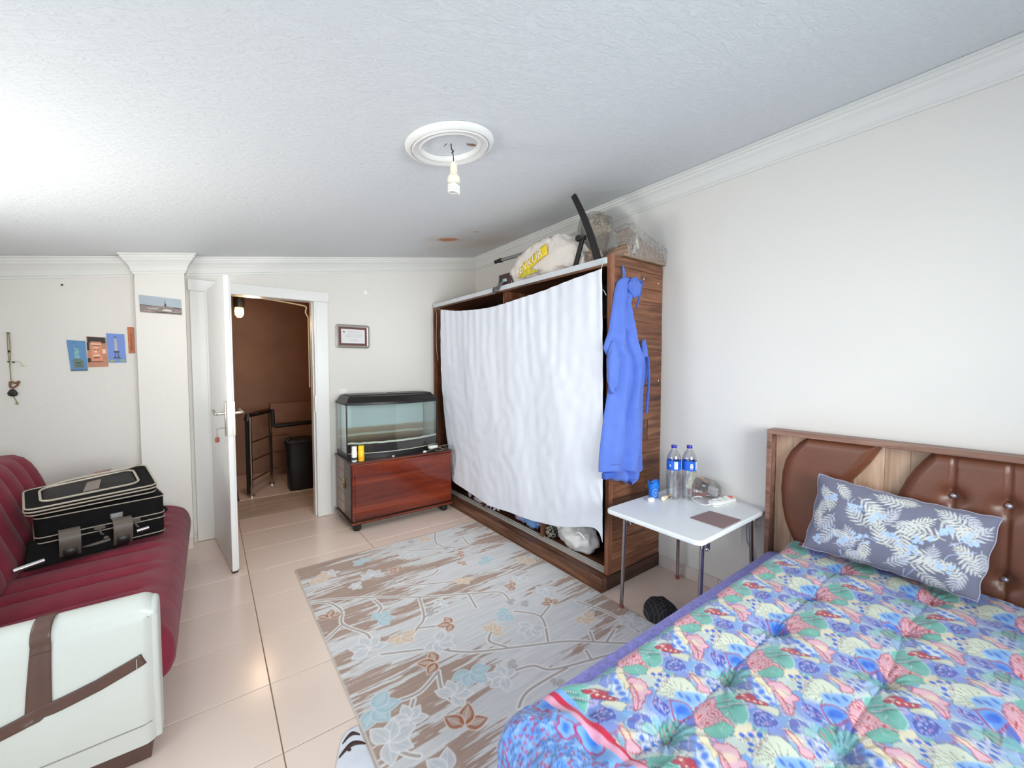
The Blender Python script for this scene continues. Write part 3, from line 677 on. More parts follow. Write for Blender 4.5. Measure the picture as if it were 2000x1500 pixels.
M_blued = mat('deeper_blue_lining', (62, 92, 176), rough=.9, var=.1, bump=.3, bscale=200)
robe = thing('bathrobe', (2.07, 1.59, 1.95), 'cornflower blue hooded bathrobe hanging on the side of the walnut wardrobe', 'bathrobe')
obj('body', MB().loft(rings), M_blue, robe, auto=180)
obj('hood', MB().lump((2.125, 1.575, 1.885), (.055, .032, .062), 41, .2, 2.5, wr=.2), M_blue, robe, auto=180)
obj('hood_edge', MB().tube([(2.125, 1.552, 1.93), (2.165, 1.553, 1.925), (2.178, 1.560, 1.90), (2.162, 1.558, 1.85), (2.14, 1.555, 1.80), (2.12, 1.552, 1.76)], .006, 8), M_blued, robe)
obj('sleeve', MB().lump((1.935, 1.578, 1.40), (.042, .034, .16), 51, .12, 2.2, wr=.15), M_blue, robe, auto=180)
obj('sleeve', MB().lump((2.252, 1.588, 1.42), (.030, .024, .15), 52, .12, 2.2, wr=.15), M_blue, robe, auto=180)
obj('belt', MB().tube([(2.235, 1.545, 1.46), (2.24, 1.54, 1.30), (2.235, 1.55, 1.1)], .008, 8), M_blued, robe)
obj('cuff', MB().box((1.862, 1.56, .725), (1.955, 1.598, .765)), M_blued, robe, bevel=.008)
obj('hanging_loop', MB().tube([(2.055, 1.60, 1.925), (2.05, 1.603, 2.0), (2.058, 1.606, 2.005), (2.07, 1.60, 1.93)], .005, 6), M_blue, robe)
tag(obj('wall_hook', MB().box((2.042, 1.611, 1.885), (2.062, 1.618, 1.925)).tube([(2.052, 1.614, 1.915), (2.052, 1.606, 1.93), (2.052, 1.603, 1.955)], .003, 8), M_plastic), 'small white adhesive hook behind the collar of the blue robe', 'hook')

# things inside the wardrobe bottom, seen under the sheet
M_bag = mat('white_plastic_carrier_bag', (232, 228, 226), rough=.3, var=.03, bump=.5, bscale=22, spec=.6)
M_bagshade = mat('greyish_white_plastic', (206, 202, 206), rough=.35, bump=.4, bscale=30)
bg = thing('carrier_bag', (2.10, 2.0, .103), 'bulging white plastic carrier bag inside the wardrobe bottom at its right end', 'bag')
obj('bag_body', MB().lump((2.080, 1.995, .200), (.105, .165, .112), 5, .22, 2.4, wr=.14, flat=.9), M_bag, bg, auto=180)
obj('bag_opening', MB().grid(30, 12, lambda u, v: (2.00 + .03 * math.sin(u * 3) + .02 * v + .008 * noise.noise(Vector((u * 6, v * 5, 0))), 2.17 - .27 * u + .02 * math.sin(v * 3), .235 + .085 * v - .05 * math.sin(PI * u) * (1 - v) + .012 * noise.noise(Vector((u * 9, v * 3, 2))))), M_bag, bg, solid=.002, auto=180)
obj('bag_handle', MB().tube([(1.99, 1.93, .235), (1.975, 1.90, .27), (1.975, 1.87, .275), (1.99, 1.84, .24)], .010, 8), M_bag, bg, auto=180)
tag(obj('folded_garment', MB().lump((2.085, 2.07, .335), (.06, .055, .065), 8, .3, 3, wr=.2), mat('lilac_grey_cloth', (178, 172, 196), rough=.85, bump=.3), auto=180), 'lilac grey garment sticking out of the top of the white carrier bag', 'garment')
def lace_mat():
    m = mat('black_cloth_cream_rings', (24, 22, 24), rough=.8); n = m.node_tree.nodes; l = m.node_tree.links
    tc = n.new('ShaderNodeTexCoord'); v = n.new('ShaderNodeTexVoronoi'); v.inputs['Scale'].default_value = 65; l.new(tc.outputs['Object'], v.inputs['Vector'])
    r = n.new('ShaderNodeValToRGB'); e = r.color_ramp.elements; e[0].position = .30; e[0].color = (*lin((22, 20, 22)), 1); e[1].position = .42; e[1].color = (*lin((214, 204, 180)), 1); k = e.new(.55); k.color = (*lin((30, 26, 26)), 1)
    l.new(v.outputs['Distance'], r.inputs[0]); l.new(r.outputs[0], n['Principled BSDF'].inputs['Base Color']); return m
tag(obj('patterned_cloth', MB().lump((2.075, 2.235, .15), (.07, .05, .06), 3, .25, 3, wr=.15, flat=.8), lace_mat(), auto=180), 'black cloth with small cream rings beside the carrier bag', 'cloth')
M_lilac = mat('lilac_white_cloth', (214, 208, 224), rough=.85, bump=.35, bscale=40)
M_lt = mat('light_blue_cloth', (120, 160, 214), rough=.85, bump=.35, bscale=40)
tag(obj('folded_garment', MB().lump((2.07, 3.24, .128), (.055, .10, .034), 11, .3, 3, wr=.3, flat=.75), M_lilac, auto=180), 'pale lilac garment crumpled on the wardrobe floor at the far left end', 'garment')
tag(obj('cloth_bundle', MB().lump((2.045, 3.42, .155), (.022, .022, .055), 14, .2, 3, flat=.9), M_lilac, auto=180), 'small white bundle standing at the left end of the wardrobe floor', 'bundle')
gm = thing('hanging_garment', (2.10, 2.97, .12), 'white crumpled garment hanging down between the left and middle of the wardrobe bottom', 'garment')
obj('cloth', MB().grid(60, 40, lambda u, v: (2.025 + .018 * math.sin(u * 22 + v * 3) + .01 * noise.noise(Vector((u * 7, v * 6, 4))), 3.105 - .20 * u - .02 * v, .34 - .235 * v * (1 - .12 * u) + .012 * math.sin(u * 17))), M_lilac, gm, solid=.004, auto=180)
gm = thing('hanging_garment', (2.10, 2.5, .16), 'lilac and bright blue garment hanging under the middle of the white sheet', 'garment')
obj('cloth', MB().lump((2.06, 2.60, .190), (.05, .095, .075), 17, .3, 3, wr=.3), mat('soft_violet_cloth', (178, 176, 216), rough=.85, bump=.3), gm, auto=180)
obj('blue_cloth', MB().lump((2.045, 2.46, .180), (.048, .10, .065), 19, .3, 3, wr=.35), M_lt, gm, auto=180)

# ---------------------------------------------------------------- things on top of the wardrobe
stn = thing('folding_stand', (1.99, 1.86, 2.062), 'black folding stand leaning up to the ceiling on top of the wardrobe', 'stand')
def bar(p, q, wd_, th, up=(0, 0, 1), taper=1.0, n=8, bend=0):
    """flat bar of width wd_ and thickness th from p to q, optionally bowed"""
    p = Vector(p); q = Vector(q); d = (q - p).normalized(); nrm = Vector((1, 0, 0)); sd = d.cross(nrm).normalized(); nrm = sd.cross(d)
    rings = []
    for i in range(n + 1):
        t = i / n; c = p + (q - p) * t + sd * bend * math.sin(PI * t); ww = wd_ / 2 * (1 + (taper - 1) * t)
        rings.append([c + sd * ww + nrm * th / 2, c + sd * ww - nrm * th / 2, c - sd * ww - nrm * th / 2, c - sd * ww + nrm * th / 2])
    return MB().loft(rings)
obj('long_arm', bar((1.975, 1.955, 2.535), (1.995, 1.755, 2.066), .036, .022, taper=1.35, bend=.016), M_black, stn, bevel=.004)
obj('short_leg', bar((1.97, 1.86, 2.245), (1.985, 1.945, 2.066), .030, .020, taper=1.0), M_black, stn, bevel=.003)
obj('pivot', MB().lathe([(0, -.02), (.02, -.02), (.022, 0), (.02, .02), (0, .02)], c=(1.97, 1.895, 2.235), seg=18, M=Matrix.Rotation(PI / 2, 3, 'Y')).box((1.955, 1.85, 2.222), (1.99, 1.91, 2.250)), M_black, stn, bevel=.003)
obj('locking_collar', bar((1.952, 1.87, 2.236), (1.954, 1.83, 2.24), .006, .006), mat('grey_collar', (90, 84, 84), rough=.4), stn)
M_pole = mat('grey_enamelled_tube', (150, 146, 148), rough=.35, metal=.5)
po = thing('curtain_pole', (2.03, 2.62, 2.25), 'grey metal pole with black end cap lying behind the white bag', 'pole')
obj('tube', MB().tube([(2.135, 3.00, 2.352), (2.175, 2.40, 2.340)], .015, 12, smooth=False), M_pole, po)
obj('end_cap', MB().tube([(2.132, 3.05, 2.353), (2.135, 3.00, 2.352)], .019, 12, smooth=False).lump((2.130, 3.09, 2.353), (.016, .028, .017), 3, .1), M_black, po)
sack = thing('shop_bag', (2.10, 2.3, 2.06), 'large white plastic shop bag with a yellow printed band on top of the wardrobe', 'bag')
def sack_ring(t):
    y = 2.70 - .80 * t; h = .12 + .17 * math.sin(PI * min(1, t * .9 + .06)) ** .8; h *= 1.0 if t < .9 else (1 - (t - .9) * 5)
    d = .085 + .03 * math.sin(PI * t); out = []
    for a in np.linspace(0, 2 * PI, 44, endpoint=False):
        c, s_ = math.cos(a), math.sin(a)
        k = .97 + .22 * noise.noise(Vector((c * 1.6, s_ * 1.6, y * 7))) + .26 * abs(noise.noise(Vector((c * 4, s_ * 4, y * 14))))
        zz = 2.062 + h / 2 + math.copysign(abs(s_) ** .7, s_) * h / 2 * k
        out.append(Vector((max(1.985, min(2.145, 2.07 + math.copysign(abs(c) ** .8, c) * d * .8 * k)), y, max(2.0625, zz))))
    return out
obj('bag_body', MB().loft([sack_ring(t) for t in np.linspace(0, 1, 56)]), mat('white_shop_bag_plastic', (226, 216, 208), rough=.38, bump=.35, bscale=25), sack, auto=180)
M_yel = mat('yellow_print', (238, 206, 40), rough=.45)
o_ = Vector((1.972, 2.40, 2.19)); MT = frame_M(o_, (-.02, -.34, .105), (.10, .06, 1)); MI = MT @ Matrix.Translation((0, 0, 0))
# the printed band wraps the bag face; letters lie on it
band = MB().grid(24, 6, lambda u, v: MI @ Vector((-.19 + .38 * u, -.042 + .084 * v, -.012 + .004 * math.sin(u * 9) + .010 * math.cos(PI * (u - .5)))))
bd = obj('printed_band', band, M_yel, sack, solid=.002, auto=180)
obj('lettering', text_mesh('EVKUR', .098, MI @ Matrix.Translation((0, -.002, .004)), .001), mat('white_print', (238, 234, 224), rough=.5), bd, smooth=False)
obj('printed_patch', MB().grid(16, 8, lambda u, v: (1.972 - .006 * math.sin(PI * u), 2.50 - .20 * u + .03 * v, 2.085 + .045 * v * math.sin(PI * (u * .9 + .05)) + .018 * u)), mat('yellow_olive_print', (206, 190, 60), rough=.5, var=.3, scale=30), sack, solid=.002, auto=180)
ck = thing('folded_case', (1.99, 2.77, 2.062), 'small dark red folded case hanging over the wardrobe edge left of the white bag', 'case')
obj('panel', MB().box((1.985, 2.70, 2.068), (2.0, 2.84, 2.165), M=None).box((1.965, 2.66, 2.07), (1.985, 2.76, 2.135)), mat('dark_maroon_card', (66, 34, 36), rough=.5, var=.2), ck, bevel=.004)
cb_ = thing('coiled_cable', (1.945, 2.80, 2.03), 'grey cable bundle with a teal plug dangling over the wardrobe top edge', 'cable')
obj('cord', MB().tube([(1.96, 2.70, 2.10), (1.938, 2.74, 2.07), (1.935, 2.80, 2.02), (1.94, 2.86, 2.03), (1.938, 2.84, 2.06), (1.936, 2.79, 2.04), (1.938, 2.77, 2.09)], .006, 8).tube([(1.95, 2.73, 2.10), (1.935, 2.81, 2.05), (1.938, 2.87, 2.01), (1.94, 2.83, 2.01)], .005, 8), mat('grey_cord', (96, 90, 88), rough=.5), cb_)
obj('plug', MB().box((1.945, 2.69, 2.088), (1.965, 2.73, 2.112)), mat('pale_teal_plastic', (140, 176, 176), rough=.4), cb_, bevel=.004)
tag(obj('cloth_bundle', MB().lump((2.235, 2.36, 2.225), (.075, .13, .155), 23, .3, 2.6, wr=.35), mat('dusty_pink_dark_striped_cloth', (158, 128, 126), rough=.8, var=.5, scale=16, bump=.3), auto=180), 'dusty pink and brown cloth bundle behind the white shop bag', 'cloth')
tag(obj('cloth_bundle', MB().lump((2.045, 1.835, 2.112), (.045, .06, .05), 31, .3, 3, wr=.3, flat=.95), mat('taupe_striped_cloth', (150, 132, 116), rough=.8, var=.4, scale=20, bump=.3), auto=180), 'taupe cloth bundle between the black stand legs', 'cloth')
# plastic-wrapped bundles
M_film = clear('crumpled_clear_film', (1, .985, .96), gloss=.24, rough=.14, tr=.95)
_n = M_film.node_tree.nodes; _l = M_film.node_tree.links
_b = _n.new('ShaderNodeBump'); _b.inputs['Strength'].default_value = 1; _b.inputs['Distance'].default_value = .02; _z = _n.new('ShaderNodeTexNoise'); _z.inputs['Scale'].default_value = 26; _z.inputs['Detail'].default_value = 3; _l.new(_z.outputs['Fac'], _b.inputs['Height'])
for q in _n:
    if q.type == 'BSDF_GLOSSY': _l.new(_b.outputs[0], q.inputs['Normal'])
wb2 = thing('wrapped_bundle', (2.25, 1.95, 2.062), 'tall bundle of beige fabric wrapped in crumpled clear plastic behind the black stand', 'bundle')
M_beigefab = mat('beige_mottled_fabric', (168, 150, 126), rough=.8, var=.45, scale=12, bump=.4, bscale=18)
def cone_ring(t, g=0.0):
    z = 2.064 + .452 * t; c = Vector((2.30 + .01 * t, 1.985 + .09 * t, z)); a0 = .115 * (1 - .35 * t) + g; b0 = .165 * (1 - .40 * t) + g; out = []
    if t > .93: a0 *= .7; b0 *= .7
    for a in np.linspace(0, 2 * PI, 40, endpoint=False):
        k = 1 + .22 * noise.noise(Vector((math.cos(a) * 2, math.sin(a) * 2, z * 9))) + .12 * abs(noise.noise(Vector((math.cos(a) * 6, math.sin(a) * 6, z * 22 + g * 90))))
        out.append(c + Vector((math.cos(a) * a0 * k, math.sin(a) * b0 * k, 0)))
    return out
obj('fabric', MB().loft([cone_ring(t) for t in np.linspace(0, .97, 30)]), M_beigefab, wb2, auto=180)
obj('plastic_film', MB().loft([cone_ring(t, .018) for t in np.linspace(0.01, 1, 46)]), M_film, wb2, auto=60)
pw = thing('wrapped_boards', (2.36, 1.78, 2.08), 'stack of brown striped boards in clear plastic lying on the right end of the wardrobe', 'boards')
M_stripe = mat('brown_striped_card', (150, 122, 100), rough=.6, var=.35, scale=6, stretch=(1, 1, 14))
for k in range(4):
    z0 = 2.077 + .022 * k
    obj('board', MB().box((2.06 + .02 * k, 1.60 + .006 * k, z0), (2.50, 1.765, z0 + .020)), M_stripe, pw, bevel=.002)
obj('board', MB().prism([(2.17, 1.64, 2.167), (2.17, 1.67, 2.29), (2.185, 1.67, 2.292), (2.495, 1.65, 2.168)], (0, .10, 0)), M_stripe, pw, bevel=.002)
obj('plastic_film', MB().grid(70, 40, lambda u, v: (2.075 + .425 * u + .006 * noise.noise(Vector((u * 20, v * 12, 1))), 1.592 + .006 * noise.noise(Vector((u * 15, v * 15, 4))) + .17 * max(0, v - .5) * 2, (2.08 + (.235 - .13 * u) * min(1, u * 5 + .3) * min(1, v * 2)) + .012 * noise.noise(Vector((u * 9, v * 9, 3))))), M_film, pw, auto=60)
obj('silver_tape', MB().tube([(2.145, 1.60, 2.10), (2.16, 1.598, 2.16), (2.19, 1.60, 2.14), (2.17, 1.60, 2.20), (2.20, 1.61, 2.24)], .012, 8), mat('crinkled_silver_film', (196, 190, 182), rough=.2, metal=.6, bump=.6, bscale=60), pw, auto=60)

# ================================================================ CHEST AND AQUARIUM
M_mahog = wood('glossy_red_mahogany_veneer', (70, 22, 14), (112, 40, 22), (148, 66, 38), axis=0, rough=.16, scale=.9, coat=.55, perobj=False)
M_mahogd = wood('dark_stained_chest_wood', (32, 18, 14), (58, 34, 26), (84, 54, 42), axis=0, rough=.38, coat=.15, perobj=False)
M_mahogs = mat('faded_chest_side_board', (134, 100, 84), rough=.35, var=.2, scale=5, coat=.3)
M_brass = mat('aged_brass', (176, 142, 90), rough=.35, metal=1, var=.15)
hx0, hx1, hy0, hy1 = .93, 1.872, 3.49, 3.985
ch = thing('wooden_chest', ((hx0 + hx1) / 2, (hy0 + hy1) / 2, 0), 'glossy reddish brown wooden chest on short feet under the aquarium', 'chest')
obj('carcass', MB().box((hx0 + .012, hy0 + .008, .08), (hx1, hy1, .572)), M_mahogd, ch, smooth=False)
obj('front_panel', MB().box((hx0 + .03, hy0 - .004, .088), (hx1 - .002, hy0 + .008, .566)), M_mahog, ch, bevel=.006)
obj('corner_post', MB().tube([(hx0 + .022, hy0 + .010, .086), (hx0 + .022, hy0 + .010, .568)], .015, 14, smooth=False), M_mahog, ch)
for k in range(5):
    z0 = .086 + .097 * k; obj('side_board', MB().box((hx0 + .002, 3.72, z0 + .001), (hx0 + .013, hy1 - .002, z0 + .0955)), M_mahogs, ch, bevel=.003)
obj('side_panel', MB().box((hx0 + .003, hy0 + .03, .086), (hx0 + .012, 3.718, .57)), M_mahogd, ch, smooth=False)
obj('top', MB().box((hx0 - .012, hy0 - .016, .572), (hx1, hy1, .590)), M_mahogd, ch, bevel=.006)
obj('top_moulding', MB().tube([(hx0 - .008, hy0 - .014, .578), (hx1, hy0 - .014, .578)], .007, 8, smooth=False), M_mahog, ch)
obj('base_moulding', MB().box((hx0 - .016, hy0 - .02, .056), (hx1, hy1, .08)), M_mahogd, ch, bevel=.008)
obj('base_bead', MB().tube([(hx0 - .01, hy0 - .02, .072), (hx1, hy0 - .02, .072)], .008, 8, smooth=False), M_mahog, ch)
for fx, fy in ((hx0 + .05, hy0 + .03), (hx1 - .07, hy0 + .03), (hx0 + .05, hy1 - .05), (hx1 - .07, hy1 - .05)):
    obj('foot', MB().lathe([(.0, .0), (.028, .0), (.036, .02), (.034, .04), (.045, .056), (0, .056)], c=(fx, fy, 0), seg=20), M_black, ch)
lt = obj('latch', MB().box((hx0 - .003, 3.69, .34), (hx0 + .003, 3.74, .42)), M_brass, ch, bevel=.002)
obj('latch_ring', MB().tube([(hx0 - .006, 3.715 + .02 * math.cos(a), .345 + .022 * math.sin(a)) for a in np.linspace(0, 2 * PI, 10, endpoint=False)], .003, 6, closed=True), M_brass, lt)

aq = thing('aquarium', (1.37, 3.78, .5905), 'empty bow fronted glass aquarium with black hood standing on the wooden chest', 'aquarium')
ax0, ax1, ayb = .945, 1.80, 3.975
def bow(x, inset=0.0):       # y of the bowed front
    t = (x - ax0) / (ax1 - ax0); return 3.655 - .105 * (1 - (2 * t - 1) ** 2) + inset
def bowring(z, o=0.0, n=28, yb=None):
    yb = yb or ayb; P = []
    for i in range(n + 1):
        x = ax0 - o + (ax1 - ax0 + 2 * o) * i / n; t = min(1, max(0, i / n)); P.append(Vector((x, 3.655 - .105 * (1 - (2 * t - 1) ** 2) - o, z)))
    P += [Vector((ax1 + o, yb, z)), Vector((ax0 - o, yb, z))]
    return P
M_aqblk = mat('black_aquarium_plastic', (22, 18, 17), rough=.4, var=.1, bump=.1)
M_aqglass = clear('aquarium_glass', (.93, .98, .97), gloss=.045, rough=.02, tr=.97)
M_silt = mat('dried_algae_silt', (38, 27, 20), rough=.8, var=.6, scale=11, bump=.4, bscale=40)
M_scale = mat('pale_limescale_line', (206, 206, 190), rough=.6, var=.15, scale=30)
def fog_mat():
    m = mat('hazed_back_glass', (190, 206, 206), rough=.25); n = m.node_tree.nodes; l = m.node_tree.links
    tc = n.new('ShaderNodeTexCoord'); sx = n.new('ShaderNodeSeparateXYZ'); l.new(tc.outputs['Object'], sx.inputs[0])
    nz = n.new('ShaderNodeTexNoise'); nz.inputs['Scale'].default_value = 5; l.new(tc.outputs['Object'], nz.inputs['Vector'])
    ad = n.new('ShaderNodeMath'); ad.operation = 'MULTIPLY_ADD'; ad.inputs[1].default_value = .03; l.new(nz.outputs['Fac'], ad.inputs[0]); l.new(sx.outputs['Z'], ad.inputs[2])
    r = n.new('ShaderNodeValToRGB'); e = r.color_ramp.elements
    e[0].position = .06; e[0].color = (*lin((120, 100, 78)), 1); e[1].position = .21; e[1].color = (*lin((200, 216, 216)), 1)
    for p_, c_ in ((.115, (150, 132, 108)), (.12, (196, 196, 180)), (.135, (190, 192, 178)), (.14, (160, 138, 116)), (.19, (170, 158, 140)), (.20, (196, 202, 194))):
        k = e.new(p_); k.color = (*lin(c_), 1)
    l.new(ad.outputs[0], r.inputs[0]); l.new(r.outputs[0], n['Principled BSDF'].inputs['Base Color']); return m
obj('base_frame', MB().loft([bowring(.5905, .004), bowring(.632, .004)]), M_aqblk, aq, smooth=False)
obj('front_glass', MB().grid(40, 2, lambda u, v: (ax0 + (ax1 - ax0) * u, bow(ax0 + (ax1 - ax0) * u), .633 + .425 * v)), M_aqglass, aq, auto=180)
for x in (ax0, ax1): obj('side_glass', MB().box((x - .003, 3.657, .633), (x + .003, ayb, 1.058)), M_aqglass, aq, smooth=False)
obj('back_glass', MB().box((ax0 + .004, ayb - .006, .633), (ax1 - .004, ayb, 1.058)), fog_mat(), aq, origin=(1.37, ayb, .633), smooth=False)
silt = obj('silt_layer', MB().grid(40, 14, lambda u, v: (ax0 + .008 + (ax1 - ax0 - .016) * u, bow(ax0 + (ax1 - ax0) * u) + .004 + (ayb - .012 - bow(ax0 + (ax1 - ax0) * u)) * v, .6335 + .012 + .05 * (1 - v) ** 3 * .5 + .008 * noise.noise(Vector((u * 12, v * 4, 0))))), M_silt, aq)
obj('silt_band', MB().grid(50, 4, lambda u, v: (ax0 + .006 + (ax1 - ax0 - .012) * u, bow(ax0 + (ax1 - ax0) * u) + .0035, .634 + (.085 + .006 * noise.noise(Vector((u * 14, 0, 0)))) * v)), M_silt, aq, auto=180)
obj('limescale_line', MB().grid(50, 2, lambda u, v: (ax0 + .006 + (ax1 - ax0 - .012) * u, bow(ax0 + (ax1 - ax0) * u) + .002, .716 + .004 * noise.noise(Vector((u * 14, 0, 0))) + .016 * v)), M_scale, aq, auto=180)
obj('limescale_line', MB().grid(50, 2, lambda u, v: (ax0 + .006 + (ax1 - ax0 - .012) * u, bow(ax0 + (ax1 - ax0) * u) - .002, .632 + .006 * v)), M_scale, aq, auto=180)
for x in (ax0, ax1): obj('corner_seal', MB().box((x - .005, 3.650, .633), (x + .005, 3.660, 1.058)), M_aqblk, aq, smooth=False)
obj('hood', MB().loft([bowring(1.058, .012), bowring(1.083, .012), bowring(1.084, -.002), bowring(1.128, -.030), bowring(1.136, -.045)]), M_aqblk, aq, bevel=.003)
obj('hood_flap', MB().box((.99, 3.70, 1.1365), (1.365, 3.93, 1.1435)), M_aqblk, aq, bevel=.002)
obj('hood_flap', MB().box((1.395, 3.70, 1.1365), (1.765, 3.93, 1.1435)), M_aqblk, aq, bevel=.002)
M_pill = mat('white_pill_bottle', (238, 236, 234), rough=.3)
def bottle_pill(x, y, lab, body, capm, r, h, band=None):
    t = thing('pill_bottle', (x, y, .5905), lab, 'bottle')
    obj('container', MB().lathe([(0, .5905), (r, .5905), (r * 1.03, .595), (r * 1.03, .5905 + h * .70), (r * .85, .5905 + h * .76), (0, .5905 + h * .76)], c=(x, y, 0), seg=24), body, t)
    obj('cap', MB().lathe([(0, .5905 + h * .76), (r * .98, .5905 + h * .76), (r * .98, .5905 + h * .98), (r * .9, .5905 + h), (0, .5905 + h)], c=(x, y, 0), seg=24), capm, t)
    if band: obj('printed_label', MB().lathe([(r * 1.045, .5905 + .012), (r * 1.045, .5905 + .036)], c=(x, y, 0), seg=24, cap=False), band, t)
bottle_pill(.972, 3.535, 'small white bottle with a dark band, at the left corner of the chest', M_pill, M_pill, .0215, .128, mat('dark_label', (58, 64, 72), rough=.4))
bottle_pill(1.026, 3.525, 'small bright yellow bottle beside the white one on the chest', mat('yellow_bottle', (250, 200, 12), rough=.3, var=.03), mat('yellow_cap', (252, 212, 24), rough=.35), .0245, .130, mat('orange_label', (246, 170, 20), rough=.4))
ad = thing('power_adapter', (1.70, 3.54, .5905), 'white power adapter with tangled cable on the right end of the chest', 'adapter')
obj('housing', MB().box((1.655, 3.515, .612), (1.745, 3.560, .642), rz=.12), M_plastic, ad, bevel=.008)
obj('plug', MB().lathe([(0, 0), (.011, 0), (.011, .018), (.006, .03), (0, .03)], c=(1.585, 3.50, .600), seg=12, M=Matrix.Rotation(PI / 2, 3, 'Y')), M_plastic, ad)
M_cord = mat('grey_brown_cord', (120, 108, 98), rough=.5)
obj('cord', MB().tube([(1.61, 3.50, .598), (1.66, 3.492, .612), (1.74, 3.50, .62), (1.79, 3.50, .60), (1.82, 3.52, .596), (1.80, 3.56, .60), (1.74, 3.53, .65)], .0035, 6).tube([(1.75, 3.51, .625), (1.80, 3.49, .64), (1.86, 3.47, .632), (1.888, 3.455, .58), (1.89, 3.45, .48), (1.882, 3.46, .40), (1.888, 3.47, .34)], .0035, 6).tube([(1.70, 3.50, .60), (1.76, 3.48, .597), (1.80, 3.49, .597), (1.83, 3.50, .61), (1.80, 3.53, .63)], .003, 6), M_cord, ad)
tag(obj('screw_cap', MB().lathe([(0, .5905), (.012, .5905), (.012, .602), (0, .603)], c=(1.30, 3.51, 0), seg=16), M_rail), 'tiny shiny round cap at the front middle of the chest top', 'cap')
# framed certificate
ce = thing('framed_certificate', (1.117, YB - .001, 1.68), 'framed certificate in a silver and dark red frame to the right of the door', 'frame')
def rrect(x0, x1, z0, z1, r, y, n=6):
    out = []
    for cx, cz_, a0 in ((x1 - r, z1 - r, 0), (x0 + r, z1 - r, 90), (x0 + r, z0 + r, 180), (x1 - r, z0 + r, 270)):
        for k in range(n + 1): a = math.radians(a0 + 90 * k / n); out.append(Vector((cx + r * math.cos(a), y, cz_ + r * math.sin(a))))
    return out
cx0, cx1, cz0, cz1 = .962, 1.272, 1.572, 1.795
obj('frame', MB().loft([rrect(cx0, cx1, cz0, cz1, .022, YB - .001), rrect(cx0, cx1, cz0, cz1, .022, YB - .014), rrect(cx0 + .012, cx1 - .012, cz0 + .012, cz1 - .012, .016, YB - .020), rrect(cx0 + .024, cx1 - .024, cz0 + .024, cz1 - .024, .006, YB - .014)]), mat('silver_plastic_frame', (190, 182, 174), rough=.3, metal=.7), ce)
obj('mount', MB().box((cx0 + .024, YB - .0155, cz0 + .024), (cx1 - .024, YB - .014, cz1 - .024)), mat('dark_red_mount', (96, 48, 44), rough=.5), ce, smooth=False)
pp = obj('paper', MB().box((cx0 + .046, YB - .017, cz0 + .046), (cx1 - .046, YB - .0156, cz1 - .044)), mat('certificate_paper', (226, 222, 222), rough=.6, var=.01), ce, smooth=False)
pr_ = MB()
for zz, a, b2 in ((1.728, 1.06, 1.19), (1.719, 1.075, 1.17), (1.700, 1.045, 1.20), (1.688, 1.05, 1.20), (1.678, 1.05, 1.19), (1.655, 1.09, 1.16), (1.642, 1.08, 1.17)): pr_.box((a, YB - .0178, zz), (b2, YB - .0171, zz + .0025))
obj('print', pr_, mat('faint_grey_print', (178, 176, 178), rough=.6), pp, smooth=False)
obj('crest', MB().lathe([(0, 0), (.009, 0), (.009, .0008), (0, .0008)], c=(1.033, YB - .0170, 1.724), seg=16, M=Matrix.Rotation(PI / 2, 3, 'X')), mat('mauve_print', (140, 118, 126), rough=.6), pp, smooth=False)

# ================================================================ SOFA
M_velvet = mat('burgundy_velvet', (126, 40, 56), rough=.85, var=.12, scale=14, bump=.2, bscale=260, sheen=.12, spec=.2)
M_dkfab = mat('black_upholstery_fabric', (30, 24, 26), rough=.8, bump=.2, bscale=200)
M_wleather = mat('pale_cream_leatherette', (208, 210, 204), rough=.34, var=.015, scale=3, bump=.06, bscale=160)
M_bleather = mat('dark_brown_leatherette', (92, 66, 58), rough=.38, var=.08, bump=.1, bscale=140)
sofa = thing('sofa', (-.62, 2.8, 0), 'burgundy fluted velvet sofa bed with a cream brown-banded arm along the left wall', 'sofa')
SY0, SY1 = 2.0, 3.735
def endf(y):
    k = 1.0
    for d in (y - SY0, SY1 - y):
        if d < .06: k = min(k, math.sqrt(max(0, 1 - (1 - max(d, 0) / .06) ** 2)))
    return k
PITCH = .155
def FL(y):      # wide and narrow flutes in turn
    q = (y - SY0 - .075) / (2 * PITCH); k = math.floor(q); f = q - k
    return 2 * k + (f / .64 if f < .64 else 1 + (f - .64) / .36)
def seat_ring(y):
    ph = FL(y); a = abs(math.sin(PI * ph)) ** .4; e = endf(y); out = []
    base = [(-1.02, .19), (-1.02, .33), (-.95, .385), (-.85, .40), (-.75, .405), (-.68, .409), (-.62, .412), (-.56, .414), (-.50, .416), (-.44, .418), (-.38, .419), (-.33, .420), (-.29, .420), (-.26, .419), (-.235, .416), (-.21, .410), (-.19, .401), (-.17, .386), (-.155, .366), (-.144, .34), (-.137, .31), (-.134, .28), (-.138, .245), (-.15, .215), (-.17, .195), (-.20, .185), (-.4, .18), (-.8, .18)]
    for x, z in base:
        wdw = 0
        if z > .38 and x > -.9:
            xe = -.225 - .05 * (1 - max(0, math.sin(PI * (ph % 1))) ** .5)
            wdw = min(1, max(0, (xe - x) / .05 + .3))
        zz = z + (a * .034 - .022) * wdw
        if x > -.26 and z > .2: x += .004 * a
        zz = .20 + (zz - .20) * (.55 + .45 * e) if zz > .2 else zz
        out.append(Vector((x if x < -.3 else x - (1 - e) * .035, y, zz)))
    return out
ys_ = list(np.linspace(SY0, SY0 + .06, 12)) + list(np.linspace(SY0 + .06, SY1 - .06, 230))[1:-1] + list(np.linspace(SY1 - .06, SY1, 12))
obj('seat', MB().loft([seat_ring(y) for y in ys_]), M_velvet, sofa, auto=60)
